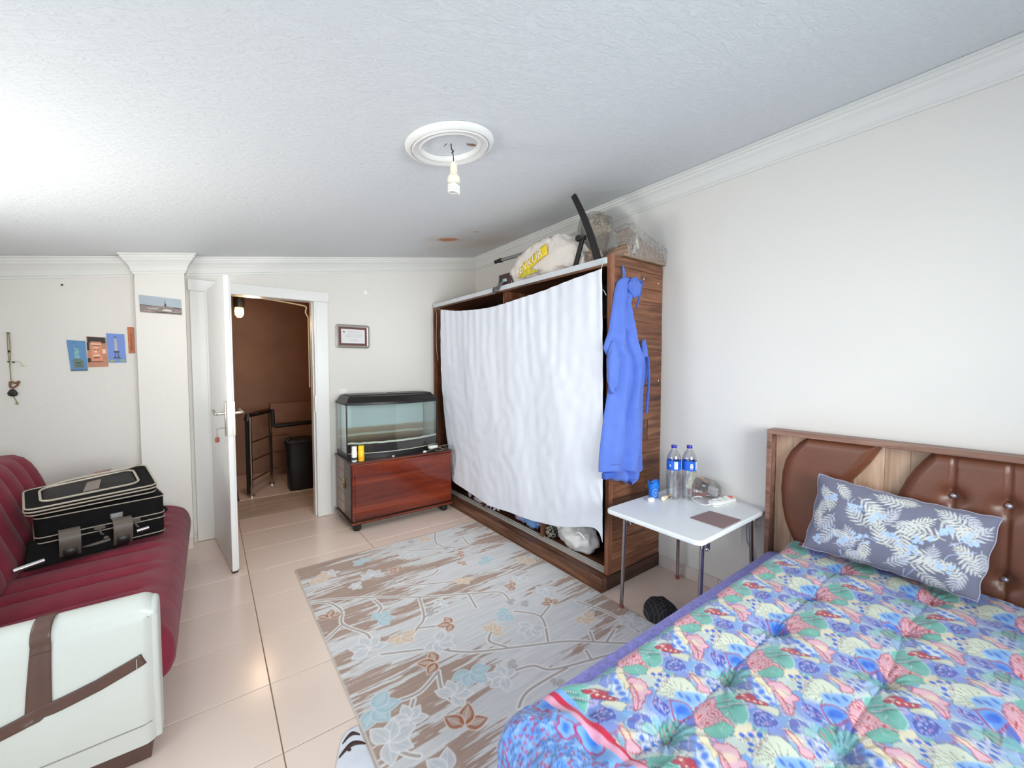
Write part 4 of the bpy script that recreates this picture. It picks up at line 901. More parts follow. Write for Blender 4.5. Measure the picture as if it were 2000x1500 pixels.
obj('end_panel', MB().prism([(-.95, SY0 - .001, .20), (-.95, SY0 - .001, .33), (-.30, SY0 - .001, .345), (-.20, SY0 - .001, .33), (-.172, SY0 - .001, .28), (-.18, SY0 - .001, .21), (-.22, SY0 - .001, .19)], (0, .03, 0)), M_dkfab, sofa, bevel=.008)
obj('base_box', MB().box((-1.06, SY0, .06), (-.30, SY1 - .05, .185)), M_dkfab, sofa, bevel=.01)
def back_ring(y):
    yy = y; ph = (y - SY0 - .02) / PITCH; a = abs(math.sin(PI * ph)) ** .5; d = min(y - SY0, SY1 - y); e = math.sqrt(max(0, 1 - (1 - max(min(d, .09), 0) / .09) ** 2)) if d < .09 else 1; out = []
    base = [(-.735, .395, 0), (-.728, .43, .6), (-.74, .48, 1), (-.757, .53, 1), (-.775, .585, 1), (-.792, .64, 1), (-.808, .69, 1), (-.822, .735, 1), (-.838, .78, .9), (-.855, .82, .7), (-.88, .857, .4), (-.915, .878, .2), (-.96, .88, 0), (-1.00, .865, 0), (-1.04, .82, 0), (-1.05, .6, 0), (-1.04, .36, 0), (-.9, .34, 0)]
    for x, z, k in base:
        n_ = Vector((.95, 0, .3)); q = Vector((x, y, z)) + n_ * (a * .036 - .024) * k + Vector((-.02, 0, 0))
        q.z = .36 + (q.z - .36) * (.62 + .38 * e) if q.z > .36 else q.z
        q.x = -.92 + (q.x + .92) * (.55 + .45 * e)
        out.append(q)
    return out
ys_ = list(np.linspace(SY0, SY0 + .09, 14)) + list(np.linspace(SY0 + .09, SY1 - .09, 220))[1:-1] + list(np.linspace(SY1 - .09, SY1, 14))
obj('backrest', MB().loft([back_ring(y) for y in ys_]), M_velvet, sofa, auto=60)
# arm: convex cream face, top rolled over
AX0, AX1, AYF, AYB, AZ = -1.12, -.186, 1.868, 1.992, .578
def face_y(x, z):
    t = (z - .06) / (AZ - .06); b = .020 * math.sin(PI * min(1, max(0, t)) ** 1.1)
    g = math.exp(-((x + .452 - .02 * (t - .6)) / .03) ** 2) * .012 * (t > .45)
    ed = max(0, 1 - (AX1 - x) / .03); return AYF + .012 - b + g + .020 * ed * ed + .012 * (1 - t) * 0
NX, NR = 90, 46
def arm_pt(u, v):
    x = AX0 + (AX1 - AX0) * u; L = v
    # v 0..0.6 front face upward, .6...8 roll, .8..1 back face downward
    if v < .6:
        z = .06 + (AZ - .055 - .06) * (v / .6); return (x, face_y(x, z), z)
    if v < .82:
        a = (v - .6) / .22 * PI; r = (AYB - AYF) / 2; y = AYF + .010 + r - r * math.cos(a); z = AZ - .055 + .055 * max(0, math.sin(a)) ** .8
        ed = max(0, 1 - (AX1 - x) / .03); z -= .014 * ed * ed
        return (x, y, z)
    return (x, AYB + .01, AZ - .055 - (AZ - .12) * (v - .82) / .18)
mb = MB().grid(NX, NR * 2, arm_pt)
n0 = len(mb.v)
arm = obj('arm_panel', mb, M_wleather, sofa, auto=60)
# rounded front end cap
capr = []
def cap_ring(k):
    out = []
    for j in range(50):
        v = j / 49; p = Vector(arm_pt(1, v)); c = Vector((AX1, (AYF + AYB) / 2, p.z))
        s = math.cos(k * PI / 2); q = Vector((AX1 + .016 * math.sin(k * PI / 2), c.y + (p.y - c.y) * (.72 + .28 * s), p.z - (.010 * (1 - s) if v > .55 and v < .9 else 0))); out.append(q)
    return out
mb = MB(); R_ = [cap_ring(k) for k in np.linspace(0, 1, 6)]
obj('arm_end', mb.loft(R_, cap=True), M_wleather, sofa, auto=60)
def on_face(name, pts_mid, wd_, m, thick=.004, parent=arm):
    """band lying on the arm face along a polyline of (x,z) with the given width"""
    P = []
    for i in range(len(pts_mid) - 1):
        for k in range(12): t = k / 12; P.append((pts_mid[i][0] + (pts_mid[i + 1][0] - pts_mid[i][0]) * t, pts_mid[i][1] + (pts_mid[i + 1][1] - pts_mid[i][1]) * t))
    P.append(pts_mid[-1]); P = [Vector((a, b2, 0)) for a, b2 in P]; mb = MB(); n = len(P); rows = []
    for i, p in enumerate(P):
        d = (P[min(i + 1, n - 1)] - P[max(i - 1, 0)]).normalized(); s = Vector((-d.y, d.x, 0))
        w0 = wd_ if not hasattr(wd_, '__len__') else wd_[0] + (wd_[1] - wd_[0]) * i / (n - 1)
        rows.append([p + s * w0 * (j / 6 - .5) for j in range(7)])
    mb.add([(q.x, face_y(min(q.x, AX1 - .001), q.y) - thick, q.y) for r in rows for q in r], [(i * 7 + j, i * 7 + j + 1, (i + 1) * 7 + j + 1, (i + 1) * 7 + j) for i in range(n - 1) for j in range(6)])
    return obj(name, mb, m, parent, solid=.003, auto=60)
on_face('diagonal_band', [(AX0 + .02, .245), (-.90, .25), (-.70, .262), (-.535, .292), (-.43, .318), (-.32, .345), (-.207, .385)], .040, M_bleather)
v_ = MB()
def strip_pt(u, v):
    z = .32 + (AZ - .06 - .32) * v * 1.0
    xx = -.452 + .02 * ((z - .06) / .52 - .6) + (.043 + .012 * (1 - v)) * (u - .5) * 1.05
    return (xx, face_y(xx, z) - .003, z)
obj('upright_band', MB().grid(8, 40, strip_pt), M_bleather, arm, solid=.003, auto=60)
obj('upright_band', MB().grid(8, 24, lambda u, v: (lambda q: (q[0], q[1] - .0035, q[2] + .0040))(arm_pt((-.452 + .006 + .045 * (u - .5) - AX0) / (AX1 - AX0), .560 + .195 * v))), M_bleather, arm, solid=.003, auto=60)
on_face('seam', [(AX0 + .02, .128), (-.45, .132), (-.194, .139)], .0028, mat('seam_shadow_thread', (150, 148, 140), rough=.7), thick=.0012)
obj('stitching', MB().box((-.226, face_y(-.22, .37) - .0065, .352), (-.2245, face_y(-.22, .37) - .0045, .392)), mat('pale_thread', (214, 206, 196), rough=.7), arm, smooth=False)
obj('plinth', MB().box((AX0, AYF + .02, .0), (-.20, AYB, .062)), M_bleather, sofa, bevel=.004)
obj('foot', MB().lathe([(0, 0), (.025, 0), (.03, .06), (0, .06)], c=(-.30, SY1 - .12, 0), seg=16), M_black, sofa)
obj('foot', MB().lathe([(0, 0), (.025, 0), (.03, .06), (0, .06)], c=(-1.0, SY1 - .12, 0), seg=16), M_black, sofa)

# ---------------------------------------------------------------- suitcase on the seat
M_case = mat('black_suitcase_cloth', (15, 13, 14), rough=.85, spec=.2, var=.25, scale=30, bump=.25, bscale=160)
M_pipe = mat('beige_grey_piping', (176, 164, 148), rough=.35, var=.04)
M_housing = mat('grey_brown_wheel_housing', (92, 82, 74), rough=.5, var=.08)
M_zip = mat('silvery_zip', (170, 168, 168), rough=.3, metal=.8)
MS = Matrix.Translation((-.690, 2.925, .438)) @ Matrix.Rotation(math.radians(13.8), 4, 'Z') @ Matrix.Rotation(math.radians(.0), 4, 'X')
def S(*q): return MS @ Vector(q)
CW, CD, CH = .475, .32, .232
sc_ = thing('suitcase', tuple(S(CW / 2, CD / 2, 0)), 'black soft sided wheeled suitcase with beige piping lying on the burgundy sofa', 'suitcase')
def rr(x0, x1, y0, y1, z, r, n=6, zf=None):
    out = []
    for cx, cy, a0 in ((x1 - r, y1 - r, 0), (x0 + r, y1 - r, 90), (x0 + r, y0 + r, 180), (x1 - r, y0 + r, 270)):
        for k in range(n + 1):
            a = math.radians(a0 + 90 * k / n); x = cx + r * math.cos(a); y = cy + r * math.sin(a); out.append(S(x, y, z + (zf(x, y) if zf else 0)))
    return out
obj('shell', MB().loft([rr(.0, CW, 0, CD, .0, .03), rr(-.004, CW + .004, -.004, CD + .004, .02, .034), rr(-.004, CW + .004, -.004, CD + .004, CH - .01, .034), rr(.006, CW - .006, .006, CD - .006, CH, .03)]), M_case, sc_, auto=40)
def lidz(x, y): return .012 + .052 * max(0, x / CW) * (.4 + .6 * y / CD) + .030 * max(0, y / CD) ** 1.3
lid = obj('lid', MB().loft([rr(-.03, CW - .03, -.012, CD, CH + .004, .035, zf=lambda x, y: lidz(x, y) * .5), rr(-.034, CW - .026, -.016, CD, CH + .018, .038, zf=lidz), rr(-.034, CW - .026, -.016, CD, CH + .032, .038, zf=lidz), rr(-.005, CW - .05, .015, CD - .02, CH + .036, .03, zf=lidz)]), M_case, sc_, auto=40)
for z_, o2, r_ in ((CH + .032, 0, .0045), (CH + .016, .001, .004), (CH + .004, -.004, .0035)):
    obj('piping', MB().tube(rr(-.034 - o2, CW - .026 + o2, -.017 - o2, CD, z_, .038, zf=lidz if z_ > CH + .01 else (lambda x, y: lidz(x, y) * .6)), r_, 8, smooth=False, closed=True), M_pipe, lid)
obj('piping', MB().tube(rr(.02, CW - .09, .045, CD - .05, CH + .041, .045, zf=lidz), .0055, 8, smooth=False, closed=True), M_pipe, lid)
obj('piping', MB().tube([S(.03, CD - .045, CH + .075), S(.12, CD - .04, CH + .10), S(.26, CD - .045, CH + .115), S(.36, CD - .06, CH + .125), S(.42, CD - .04, CH + .140)], .006, 8), M_pipe, lid)
obj('pocket', MB().loft([rr(.03, CW - .10, .055, CD - .06, CH + .037, .04, zf=lidz), rr(.04, CW - .11, .065, CD - .07, CH + .043, .036, zf=lidz)]), mat('worn_black_panel', (24, 21, 21), rough=.7, var=.2, scale=40), lid, auto=40)
obj('name_flap', MB().prism([S(.165, .07, CH + .066), S(.225, .072, CH + .072), S(.245, .19, CH + .096), S(.19, .185, CH + .090)], (0, 0, .004)), mat('brown_grey_leatherette', (120, 106, 98), rough=.35), lid, smooth=False)
obj('lining_flap', MB().prism([S(.19, CD - .05, CH + .098), S(.27, CD - .05, CH + .108), S(.30, CD - .005, CH + .125), S(.23, CD - .01, CH + .118)], (0, 0, .003)), mat('dusty_mauve_lining', (136, 104, 100), rough=.6), lid, smooth=False)
for z_, a, b2 in ((CH - .012, -.002, CW + .001), (.125, -.003, CW + .001), (.098, -.003, CW + .001), (.018, -.001, CW)):
    obj('piping', MB().tube(rr(a - .004, b2 + .006, -.0045, CD, z_, .034), .0028, 8, smooth=False, closed=True), M_pipe, sc_)
for ux, dz_ in ((.105, 0), (.295, .0)):
    rings = []
    for k in range(15):
        a = math.radians(-25 + 150 * k / 14); cy_, cz_ = -.004, .085
        yo = cy_ - .086 * math.cos(a - .5) ; zo = .058 + .098 * math.sin(a)
        rings.append([S(ux - .037, yo - .004, zo), S(ux + .037, yo - .004, zo), S(ux + .037, yo + .010, zo - .004), S(ux - .037, yo + .010, zo - .004)])
    obj('wheel_housing', MB().loft(rings), M_housing, sc_, auto=40)
    obj('wheel', MB().lathe([(0, -.024), (.034, -.024), (.038, -.018), (.038, .018), (.034, .024), (0, .024)], c=S(ux, -.055, .050), seg=22, M=(MS.to_3x3() @ Matrix.Rotation(PI / 2, 3, 'Y'))), M_black, sc_)
obj('lock_plate', MB().loft([rr(.255, .305, -.012, -.004, .150, .004), rr(.255, .305, -.012, -.004, .176, .004)]), M_zip, sc_)
for ux, uz in ((.215, .108), (.352, .106)):
    bk = obj('buckle', MB().loft([rr(ux - .022, ux + .022, -.013, -.004, uz, .004), rr(ux - .022, ux + .022, -.013, -.004, uz + .018, .004)]), M_housing, sc_)
    obj('strap', MB().tube([S(ux, -.014, uz + .004), S(ux + .002, -.020, uz - .018), S(ux + .012, -.016, uz - .030)], .005, 8), M_housing, bk)
M_sil = mat('satin_silver_tube', (196, 196, 198), rough=.25, metal=.9)
obj('handle_tube', MB().tube([S(-.075, -.085, .022), S(.02, -.070, .034)], .0115, 12, smooth=False), M_sil, sc_)
obj('handle_tube', MB().tube([S(.355, -.020, .055), S(.405, -.018, .060)], .011, 12, smooth=False), M_sil, sc_)
obj('axle', MB().tube([S(.15, -.03, .035), S(.25, -.03, .048)], .009, 10, smooth=False).lump(tuple(S(.235, -.032, .062)), (.012, .008, .010), 3, .1, seg=16, rings=10), M_housing, sc_)
obj('zip_pull', MB().tube([S(.02, -.03, .005), S(.018, -.035, -.012 + .02), S(.03, -.035, .0), S(.034, -.034, .02)], .0035, 8), M_zip, sc_)
obj('bottom_flap', MB().loft([[S(-.045, -.085, .002), S(.32, -.045, .002), S(.32, .02, .002), S(-.03, .02, .002)], [S(-.045, -.082, .022), S(.32, -.043, .035), S(.32, .02, .06), S(-.03, .02, .12)]]), M_case, sc_, bevel=.006)
obj('carry_handle', MB().tube([S(CW + .004, .10, .10), S(CW + .03, .12, .10), S(CW + .03, .20, .10), S(CW + .004, .22, .10)], .009, 10), M_case, sc_)

# ================================================================ RUG
def vnoise(h, w_, fy, fx, seed):
    r = np.random.RandomState(seed); g = r.rand(int(h / fy) + 3, int(w_ / fx) + 3); Y, X = np.mgrid[0:h, 0:w_]; Y = Y / fy; X = X / fx
    iy = Y.astype(int); ix = X.astype(int); ty = Y - iy; tx = X - ix; ty = ty * ty * (3 - 2 * ty); tx = tx * tx * (3 - 2 * tx)
    return (g[iy, ix] * (1 - tx) + g[iy, ix + 1] * tx) * (1 - ty) + (g[iy + 1, ix] * (1 - tx) + g[iy + 1, ix + 1] * tx) * ty
RX0, RX1, RY0, RY1 = .433, 1.893, .60, 3.066
P = Paint(RX1 - RX0, RY1 - RY0, .0025, (214, 210, 208))
H_, W_ = P.H, P.W
big = vnoise(H_, W_, 60, 190, 1) * .42 + vnoise(H_, W_, 18, 110, 2) * .34 + vnoise(H_, W_, 4, 60, 3) * .28 + vnoise(H_, W_, 1.6, 26, 4) * .22
Yc, Xc = np.mgrid[0:H_, 0:W_]; xw = RX0 + Xc * .0025; yw = RY0 + Yc * .0025
bias = .17 * np.exp(-((xw - .45) / .38) ** 2) + .10 * np.exp(-((xw - 1.75) / .2) ** 2 - ((yw - 1.5) / .35) ** 2) - .10 * np.exp(-((xw - 1.25) / .35) ** 2) - .16 * np.exp(-((xw - .85) / .5) ** 2 - ((yw - 1.15) / .3) ** 2) - .05 * np.exp(-((xw - 1.35) / .5) ** 2 - ((yw - 2.2) / .4) ** 2)
m_ = np.clip((big + bias - .66) / .035, 0, 1)[..., None]
br = np.array(lin((178, 152, 138))) * (.9 + .2 * vnoise(H_, W_, 2, 40, 5)[..., None]); wt = np.array(lin((222, 220, 220))) * (.86 + .18 * vnoise(H_, W_, 3, 50, 6)[..., None])
P.c = wt * (1 - m_) + br * m_
edge = (np.abs(big + bias - .66) < .03)[..., None] * .5
P.c = P.c * (1 - edge * .4) + np.array(lin((236, 234, 232))) * edge * .4
BR = [[(0.441, 2.589), (0.611, 2.505), (0.853, 2.341), (1.0, 2.231), (1.278, 2.074), (1.405, 1.992), (1.392, 1.877)], [(0.437, 2.568), (0.528, 2.511), (0.569, 2.378), (0.542, 2.25), (0.62, 2.096), (0.618, 2.025)], [(0.542, 2.25), (0.444, 2.173)],
[(0.981, 2.245), (0.922, 2.048), (0.852, 1.979), (0.771, 1.91)], [(0.852, 1.979), (1.013, 1.898)], [(0.908, 1.723), (1.009, 1.64), (1.261, 1.509), (1.432, 1.416), (1.636, 1.246), (1.80, 1.13)], [(0.908, 1.723), (0.91, 1.807)], [(1.34, 1.485), (1.441, 1.66), (1.354, 1.79)],
[(1.441, 1.66), (1.555, 1.708)], [(1.706, 1.642), (1.772, 1.455), (1.771, 1.253)], [(0.46, 1.571), (0.572, 1.587), (0.684, 1.575), (0.802, 1.634)], [(0.649, 1.553), (0.591, 1.473)], [(1.072, 1.432), (1.171, 1.402), (1.226, 1.331), (1.41, 1.268), (1.592, 1.212)],
[(1.29, 1.298), (1.067, 1.302), (0.978, 1.26)], [(0.914, 2.439), (1.254, 2.269), (1.454, 2.239), (1.617, 2.18)], [(0.97, 2.453), (1.148, 2.437), (1.222, 2.475)], [(1.167, 2.87), (1.496, 2.703), (1.885, 2.517)], [(1.483, 3.062), (1.398, 2.86), (1.43, 2.733)],
[(0.802, 1.634), (0.767, 1.526), (0.776, 1.458)], [(1.15, 1.718), (1.102, 1.663), (1.147, 1.578)], [(1.417, 1.263), (1.443, 1.323)], [(1.617, 2.827), (1.592, 2.694)], [(0.752, 2.38), (0.762, 2.278), (0.727, 2.237)], [(1.578, 1.307), (1.679, 1.341)], [(1.524, 1.347), (1.564, 1.408)],
[(0.55, 2.712), (0.658, 2.687), (0.834, 2.672), (0.989, 2.634)], [(1.457, 2.692), (1.476, 2.581)], [(0.497, 1.404), (0.536, 1.34), (0.566, 1.309)], [(1.235, 2.093), (1.201, 1.95)], [(0.926, 2.045), (1.009, 2.048)], [(0.908, 1.723), (0.84, 1.791), (0.632, 1.898)]]
def cr(pts, n=8):
    out = []; m = len(pts)
    for i in range(m - 1):
        p0 = pts[max(i - 1, 0)]; p1 = pts[i]; p2 = pts[i + 1]; p3 = pts[min(i + 2, m - 1)]
        for k in range(n):
            t = k / n; out.append(tuple(.5 * (2 * p1[c] + (p2[c] - p0[c]) * t + (2 * p0[c] - 5 * p1[c] + 4 * p2[c] - p3[c]) * t * t + (3 * p1[c] - p0[c] - 3 * p2[c] + p3[c]) * t ** 3) for c in (0, 1)))
    return out + [tuple(pts[-1])]
def loc(p): return (p[0] - RX0, p[1] - RY0)
BRL = [cr([loc(p) for p in b2]) for b2 in BR]
for b2 in BRL: P.line(b2, .026, (240, 237, 235), .95)
for b2 in BRL: P.line(b2, .012, (172, 158, 152), .95)
for b2 in BRL: P.line(b2, .004, (190, 176, 170), .6)
def petals(c, R, col, outl, inner, rot, n=3, fat=.36, detail=None):
    x, y = loc(c)
    for k in range(n):
        a = rot + (k - (n - 1) / 2) * (1.15 if n == 3 else .95)
        L = R * (1.0 if k != n // 2 else 1.12); lp = leafpts(x, y, L, R * fat, a, 12)
        P.poly(lp, col, .92); P.poly(leafpts(x + .2 * L * math.cos(a), y + .2 * L * math.sin(a), L * .65, R * fat * .55, a, 10), inner, .65)
        P.line(lp, .005, outl, .9, closed=True); P.line([(x, y), (x + L * .85 * math.cos(a), y + L * .85 * math.sin(a))], .0035, outl, .7)
rs = random.Random(3)
for c, r_ in zip([(0.596, 1.473), (1.143, 2.812), (1.025, 1.425), (1.337, 1.616), (1.818, 1.336), (0.796, 1.479), (0.499, 1.43), (0.894, 1.818), (0.595, 1.982), (0.834, 2.672), (.60, 2.86), (.72, 2.60), (1.20, 1.15), (.62, 1.2), (1.6, 2.05), (1.05, 2.1), (1.65, 1.85)], [.075, .07, .085, .08, .08, .085, .10, .09, .095, .08, .07, .05, .09, .09, .06, .05, .07]):
    petals(c, r_, (214, 214, 216), (238, 236, 236), (200, 202, 206), rs.uniform(0, 6.28), 5, .33)
for c, r_ in zip([(0.539, 2.848), (1.377, 3.007), (0.761, 1.972), (1.295, 2.267), (1.158, 1.721), (1.635, 1.515), (1.80, 2.237)], [.085, .08, .08, .07, .07, .075, .08]):
    petals(c, r_, (222, 196, 172), (236, 226, 214), (226, 206, 186), rs.uniform(0, 6.28), 4, .36)
for c, r_ in zip([(0.844, 2.891), (0.715, 2.172), (1.539, 2.406), (1.308, 1.791), (0.92, 1.546), (0.50, 1.608)], [.075, .08, .08, .075, .095, .10]):
    petals(c, r_, (178, 204, 212), (214, 224, 228), (196, 214, 220), rs.uniform(0, 6.28), 4, .38)
for c, r_ in zip([(0.994, 2.63), (1.476, 2.581), (0.498, 2.355), (1.511, 1.998), (1.572, 1.718), (1.017, 1.905), (0.822, 1.693), (0.757, 1.317), (1.386, 2.452)], [.07, .06, .075, .065, .065, .075, .085, .10, .05]):
    petals(c, r_, (176, 108, 76), (232, 220, 208), (206, 190, 178), {0.757: .9}.get(c[0], rs.uniform(0, 3.0)), 3, .34)
for c in [(0.907, 2.486), (0.958, 2.064), (1.108, 1.464), (1.2, 1.267), (1.43, 2.733), (1.256, 3.009), (1.456, 1.805), (1.401, 1.87)]:
    petals(c, .035, (178, 170, 168), (206, 200, 198), (190, 184, 182), rs.uniform(0, 6.28), 4, .45)
P.line([(.004, .004), (RX1 - RX0 - .004, .004), (RX1 - RX0 - .004, RY1 - RY0 - .004), (.004, RY1 - RY0 - .004)], .008, (206, 196, 188), .9, closed=True)
nu, nv = int((RX1 - RX0) / .004), int((RY1 - RY0) / .004)
def rugz(u, v): return .0075 + .0012 * noise.noise(Vector((u * 5, v * 8, 0)))
rug = obj('rug', MB().grid(nu, nv, lambda u, v: (RX0 + (RX1 - RX0) * u, RY0 + (RY1 - RY0) * v, rugz(u, v) if 0 < u < 1 and 0 < v < 1 else .0005)), vcol('woven_rug', rough=.9, bump=.5, bscale=420, sheen=.15, noise_amt=.12), origin=((RX0 + RX1) / 2, (RY0 + RY1) / 2, 0), auto=180)
V_, U_ = np.meshgrid(np.linspace(0, RY1 - RY0, nv), np.linspace(0, RX1 - RX0, nu), indexing='ij')
setcols(rug, P.sample(U_, V_))
tag(rug, 'brown and off white streaked rug with branches and coloured leaves on the tiled floor', 'rug')
# small cloth with a brown print beside the rug
mt = thing('folded_cloth', (.36, 1.42, 0), 'thin white folded cloth with brown printed marks on the tiles by the rug corner', 'cloth')
def mtp(u, v):
    y = 1.575 - .40 * v; xl = .372 - .105 * v * 1.1 - .02 * math.sin(PI * v) ; xr = .428
    e = min(1, v / .12); xl2 = xl + (1 - math.sqrt(1 - (1 - e) ** 2)) * .03 if v < .12 else xl
    return (xl2 + (xr - xl2) * u, y, .003 + .004 * max(0, math.sin(PI * min(1, max(0, u)))) ** .5 * min(1, v * 8))
obj('cloth', MB().grid(30, 40, mtp), mat('white_thin_cloth', (226, 228, 236), rough=.5, bump=.2), mt, solid=.003, auto=180)
M_dbr = mat('dark_brown_print', (70, 44, 40), rough=.6, var=.3, scale=60)
def mt_arc(u0, u1, v0, bow_, wd_):
    n = 16; mb = MB(); vs = []
    for i in range(n + 1):
        u = u0 + (u1 - u0) * i / n; v = v0 - bow_ * math.sin(PI * i / n); ww = wd_ * (.35 + .65 * max(0, math.sin(PI * i / n)) ** .6)
        for s_ in (-1, 1):
            q = mtp(u, v + s_ * ww / 2); vs.append((q[0], q[1], q[2] + .0030))
    return MB().add(vs, [(2 * i, 2 * i + 1, 2 * i + 3, 2 * i + 2) for i in range(n)])
obj('printed_arc', mt_arc(.12, .92, .13, .055, .045), M_dbr, mt, solid=.001)
obj('printed_arc', mt_arc(.05, 1.0, .25, .06, .05), M_dbr, mt, solid=.001)
obj('printed_spot', MB().lathe([(0, 0), (.006, 0), (.006, .001), (0, .001)], c=(mtp(.42, .235)[0], mtp(.42, .235)[1], mtp(.42, .235)[2] + .003), seg=14), M_dbr, mt)

# ================================================================ BED
M_oak = wood('light_oak_laminate', (150, 112, 88), (186, 150, 124), (212, 180, 156), axis=2, rough=.45, scale=1.6)
M_hbframe = wood('reddish_brown_bed_frame', (96, 62, 50), (136, 96, 80), (166, 124, 106), axis=1, rough=.4, perobj=False)
M_leatherb = mat('brown_glossy_leatherette', (118, 70, 50), rough=.34, var=.12, scale=5, bump=.05, bscale=120, coat=.0)
M_crystal = mat('faceted_clear_stud', (226, 226, 236), rough=.08, metal=.85)
HY0, HY1 = -.755, .915
hb = thing('headboard', (2.46, .08, 0), 'wood framed headboard with padded brown leather panels and crystal studs against the right wall', 'headboard')
obj('frame_top', MB().box((2.405, HY0, 1.036), (2.498, HY1, 1.060)), M_hbframe, hb, bevel=.002)
for a in (HY1 - .022, HY0): obj('frame_side', MB().box((2.405, a, .0), (2.498, a + .022, 1.036)), M_hbframe, hb, bevel=.002)
yy = HY0 + .023; k = 0
while yy < HY1 - .024:
    wd_ = min([.085, .11, .07, .10][k % 4], HY1 - .023 - yy)
    if HY1 - .023 - yy - wd_ < .03: wd_ = HY1 - .023 - yy
    obj('back_slat', MB().box((2.470, yy + .0006, .30), (2.490, yy + wd_ - .0006, 1.034)), M_oak, hb, origin=(2.48, yy, .3), smooth=False); yy += wd_; k += 1
def pl_interp(T, z):
    for i in range(len(T) - 1):
        if T[i][0] >= z >= T[i + 1][0]:
            t = (T[i][0] - z) / (T[i][0] - T[i + 1][0]); t = t
            return T[i][1] + (T[i + 1][1] - T[i][1]) * t
    return T[-1][1] if z < T[-1][0] else T[0][1]
LL = [(1.034, .745), (1.0, .785), (.95, .822), (.90, .843), (.828, .856), (.74, .860), (.66, .853), (.58, .838), (.52, .815), (.46, .785), (.40, .75)]
LR = [(1.034, .455), (1.0, .47), (.95, .495), (.90, .527), (.86, .553), (.80, .585), (.72, .61), (.62, .62), (.5, .61), (.40, .58)]
CL = [(1.034, .295), (1.0, .32), (.95, .350), (.90, .374), (.842, .394), (.76, .41), (.66, .413), (.56, .40), (.48, .38), (.40, .35)]
CRr = [(z, .16 - y) for z, y in CL]
def pad(lt, rt, btn=(), seams=()):
    def fn(u, v):
        z = 1.034 - .634 * v; a = pl_interp(lt, z); b2 = pl_interp(rt, z); y = a + (b2 - a) * u
        du = min(u, 1 - u) * abs(a - b2); dv = min(v, 1.001 - v) * .634; e = min(du, dv + .012) / .055; e = min(1, e); h = math.sqrt(max(0, 1 - (1 - e) ** 2))
        x = 2.468 - .045 * h
        for by, bz in btn: x += .026 * math.exp(-((y - by) ** 2 + (z - bz) ** 2) / .0011) * h
        for s_ in seams: x += .008 * math.exp(-((y - s_) / .008) ** 2) * h
        return (x, y, z)
    return MB().grid(110, 110, fn)
BTN = [(.229, .865), (.084, .863), (-.061, .863), (.229, .575), (.084, .575), (-.061, .575)]
obj('padded_panel', pad(LL, LR), M_leatherb, hb, auto=180)
cp = obj('padded_panel', pad(CL, CRr, BTN, (.229, .084, -.061)), M_leatherb, hb, auto=180)
obj('padded_panel', pad([(z, .16 - y) for z, y in LR], [(z, .16 - y) for z, y in LL]), M_leatherb, hb, auto=180)
for by, bz in BTN:
    obj('crystal_stud', MB().lathe([(0, 0), (.011, .0), (.0115, .003), (.007, .009), (.003, .011), (0, .011)], c=(2.448, by, bz), seg=10, M=Matrix.Rotation(-PI / 2, 3, 'Y')), M_crystal, cp, smooth=False)
# bed with its violet sheet
bed = thing('bed', (1.52, .05, .008), 'double bed with a violet blue patterned fitted sheet at the right of the room', 'bed')
M_lavsheet = mat('violet_blue_patterned_sheet', (150, 146, 226), rough=.85, var=.22, scale=70, bump=.2, bscale=200, sheen=.2)
def rbox(x0, x1, y0, y1, z, r, n=8):
    out = []
    for cx, cy, a0 in ((x1 - r, y1 - r, 0), (x0 + r, y1 - r, 90), (x0 + r, y0 + r, 180), (x1 - r, y0 + r, 270)):
        for k in range(n + 1): a = math.radians(a0 + 90 * k / n); out.append(Vector((cx + r * math.cos(a), cy + r * math.sin(a), z)))
    return out
obj('base', MB().box((.70, -.74, .06), (2.40, .82, .20)), M_bleather, bed, bevel=.01)
for x, y in ((.78, -.66), (.78, .74), (2.3, -.66), (2.3, .74)): obj('leg', MB().lathe([(0, .008), (.022, .008), (.03, .06), (0, .06)], c=(x, y, 0), seg=14), M_black, bed)
obj('mattress', MB().loft([rbox(.66, 2.402, -.76, .885, z, r) for z, r in ((.20, .05), (.22, .06), (.39, .06))] + [rbox(.665, 2.398, -.755, .883, .404, .055), rbox(.675, 2.39, -.745, .876, .414, .045), rbox(.70, 2.36, -.70, .84, .419, .03)]), M_lavsheet, bed, auto=60)
def skirt(u, v):      # sheet hanging at the foot and sides
    L = [1.62, 1.70, 1.70]; t = u * (1.70 + 1.62 + 1.70)
    if t < 1.70: p = Vector((2.36 - t, .885, 0)); nrm = Vector((0, 1, 0))
    elif t < 3.333: p = Vector((.66, .885 - (t - 1.70), 0)); nrm = Vector((-1, 0, 0))
    else: p = Vector((.66 + (t - 3.333), -.748, 0)); nrm = Vector((0, -1, 0))
    f = .003 + (.010 * math.sin(t * 21) + .008 * math.sin(t * 47)) * v
    q = p + nrm * (f + .012 * v); return (q.x, q.y, .40 - .33 * v)
obj('sheet_drape', MB().grid(420, 16, skirt), M_lavsheet, bed, auto=180)

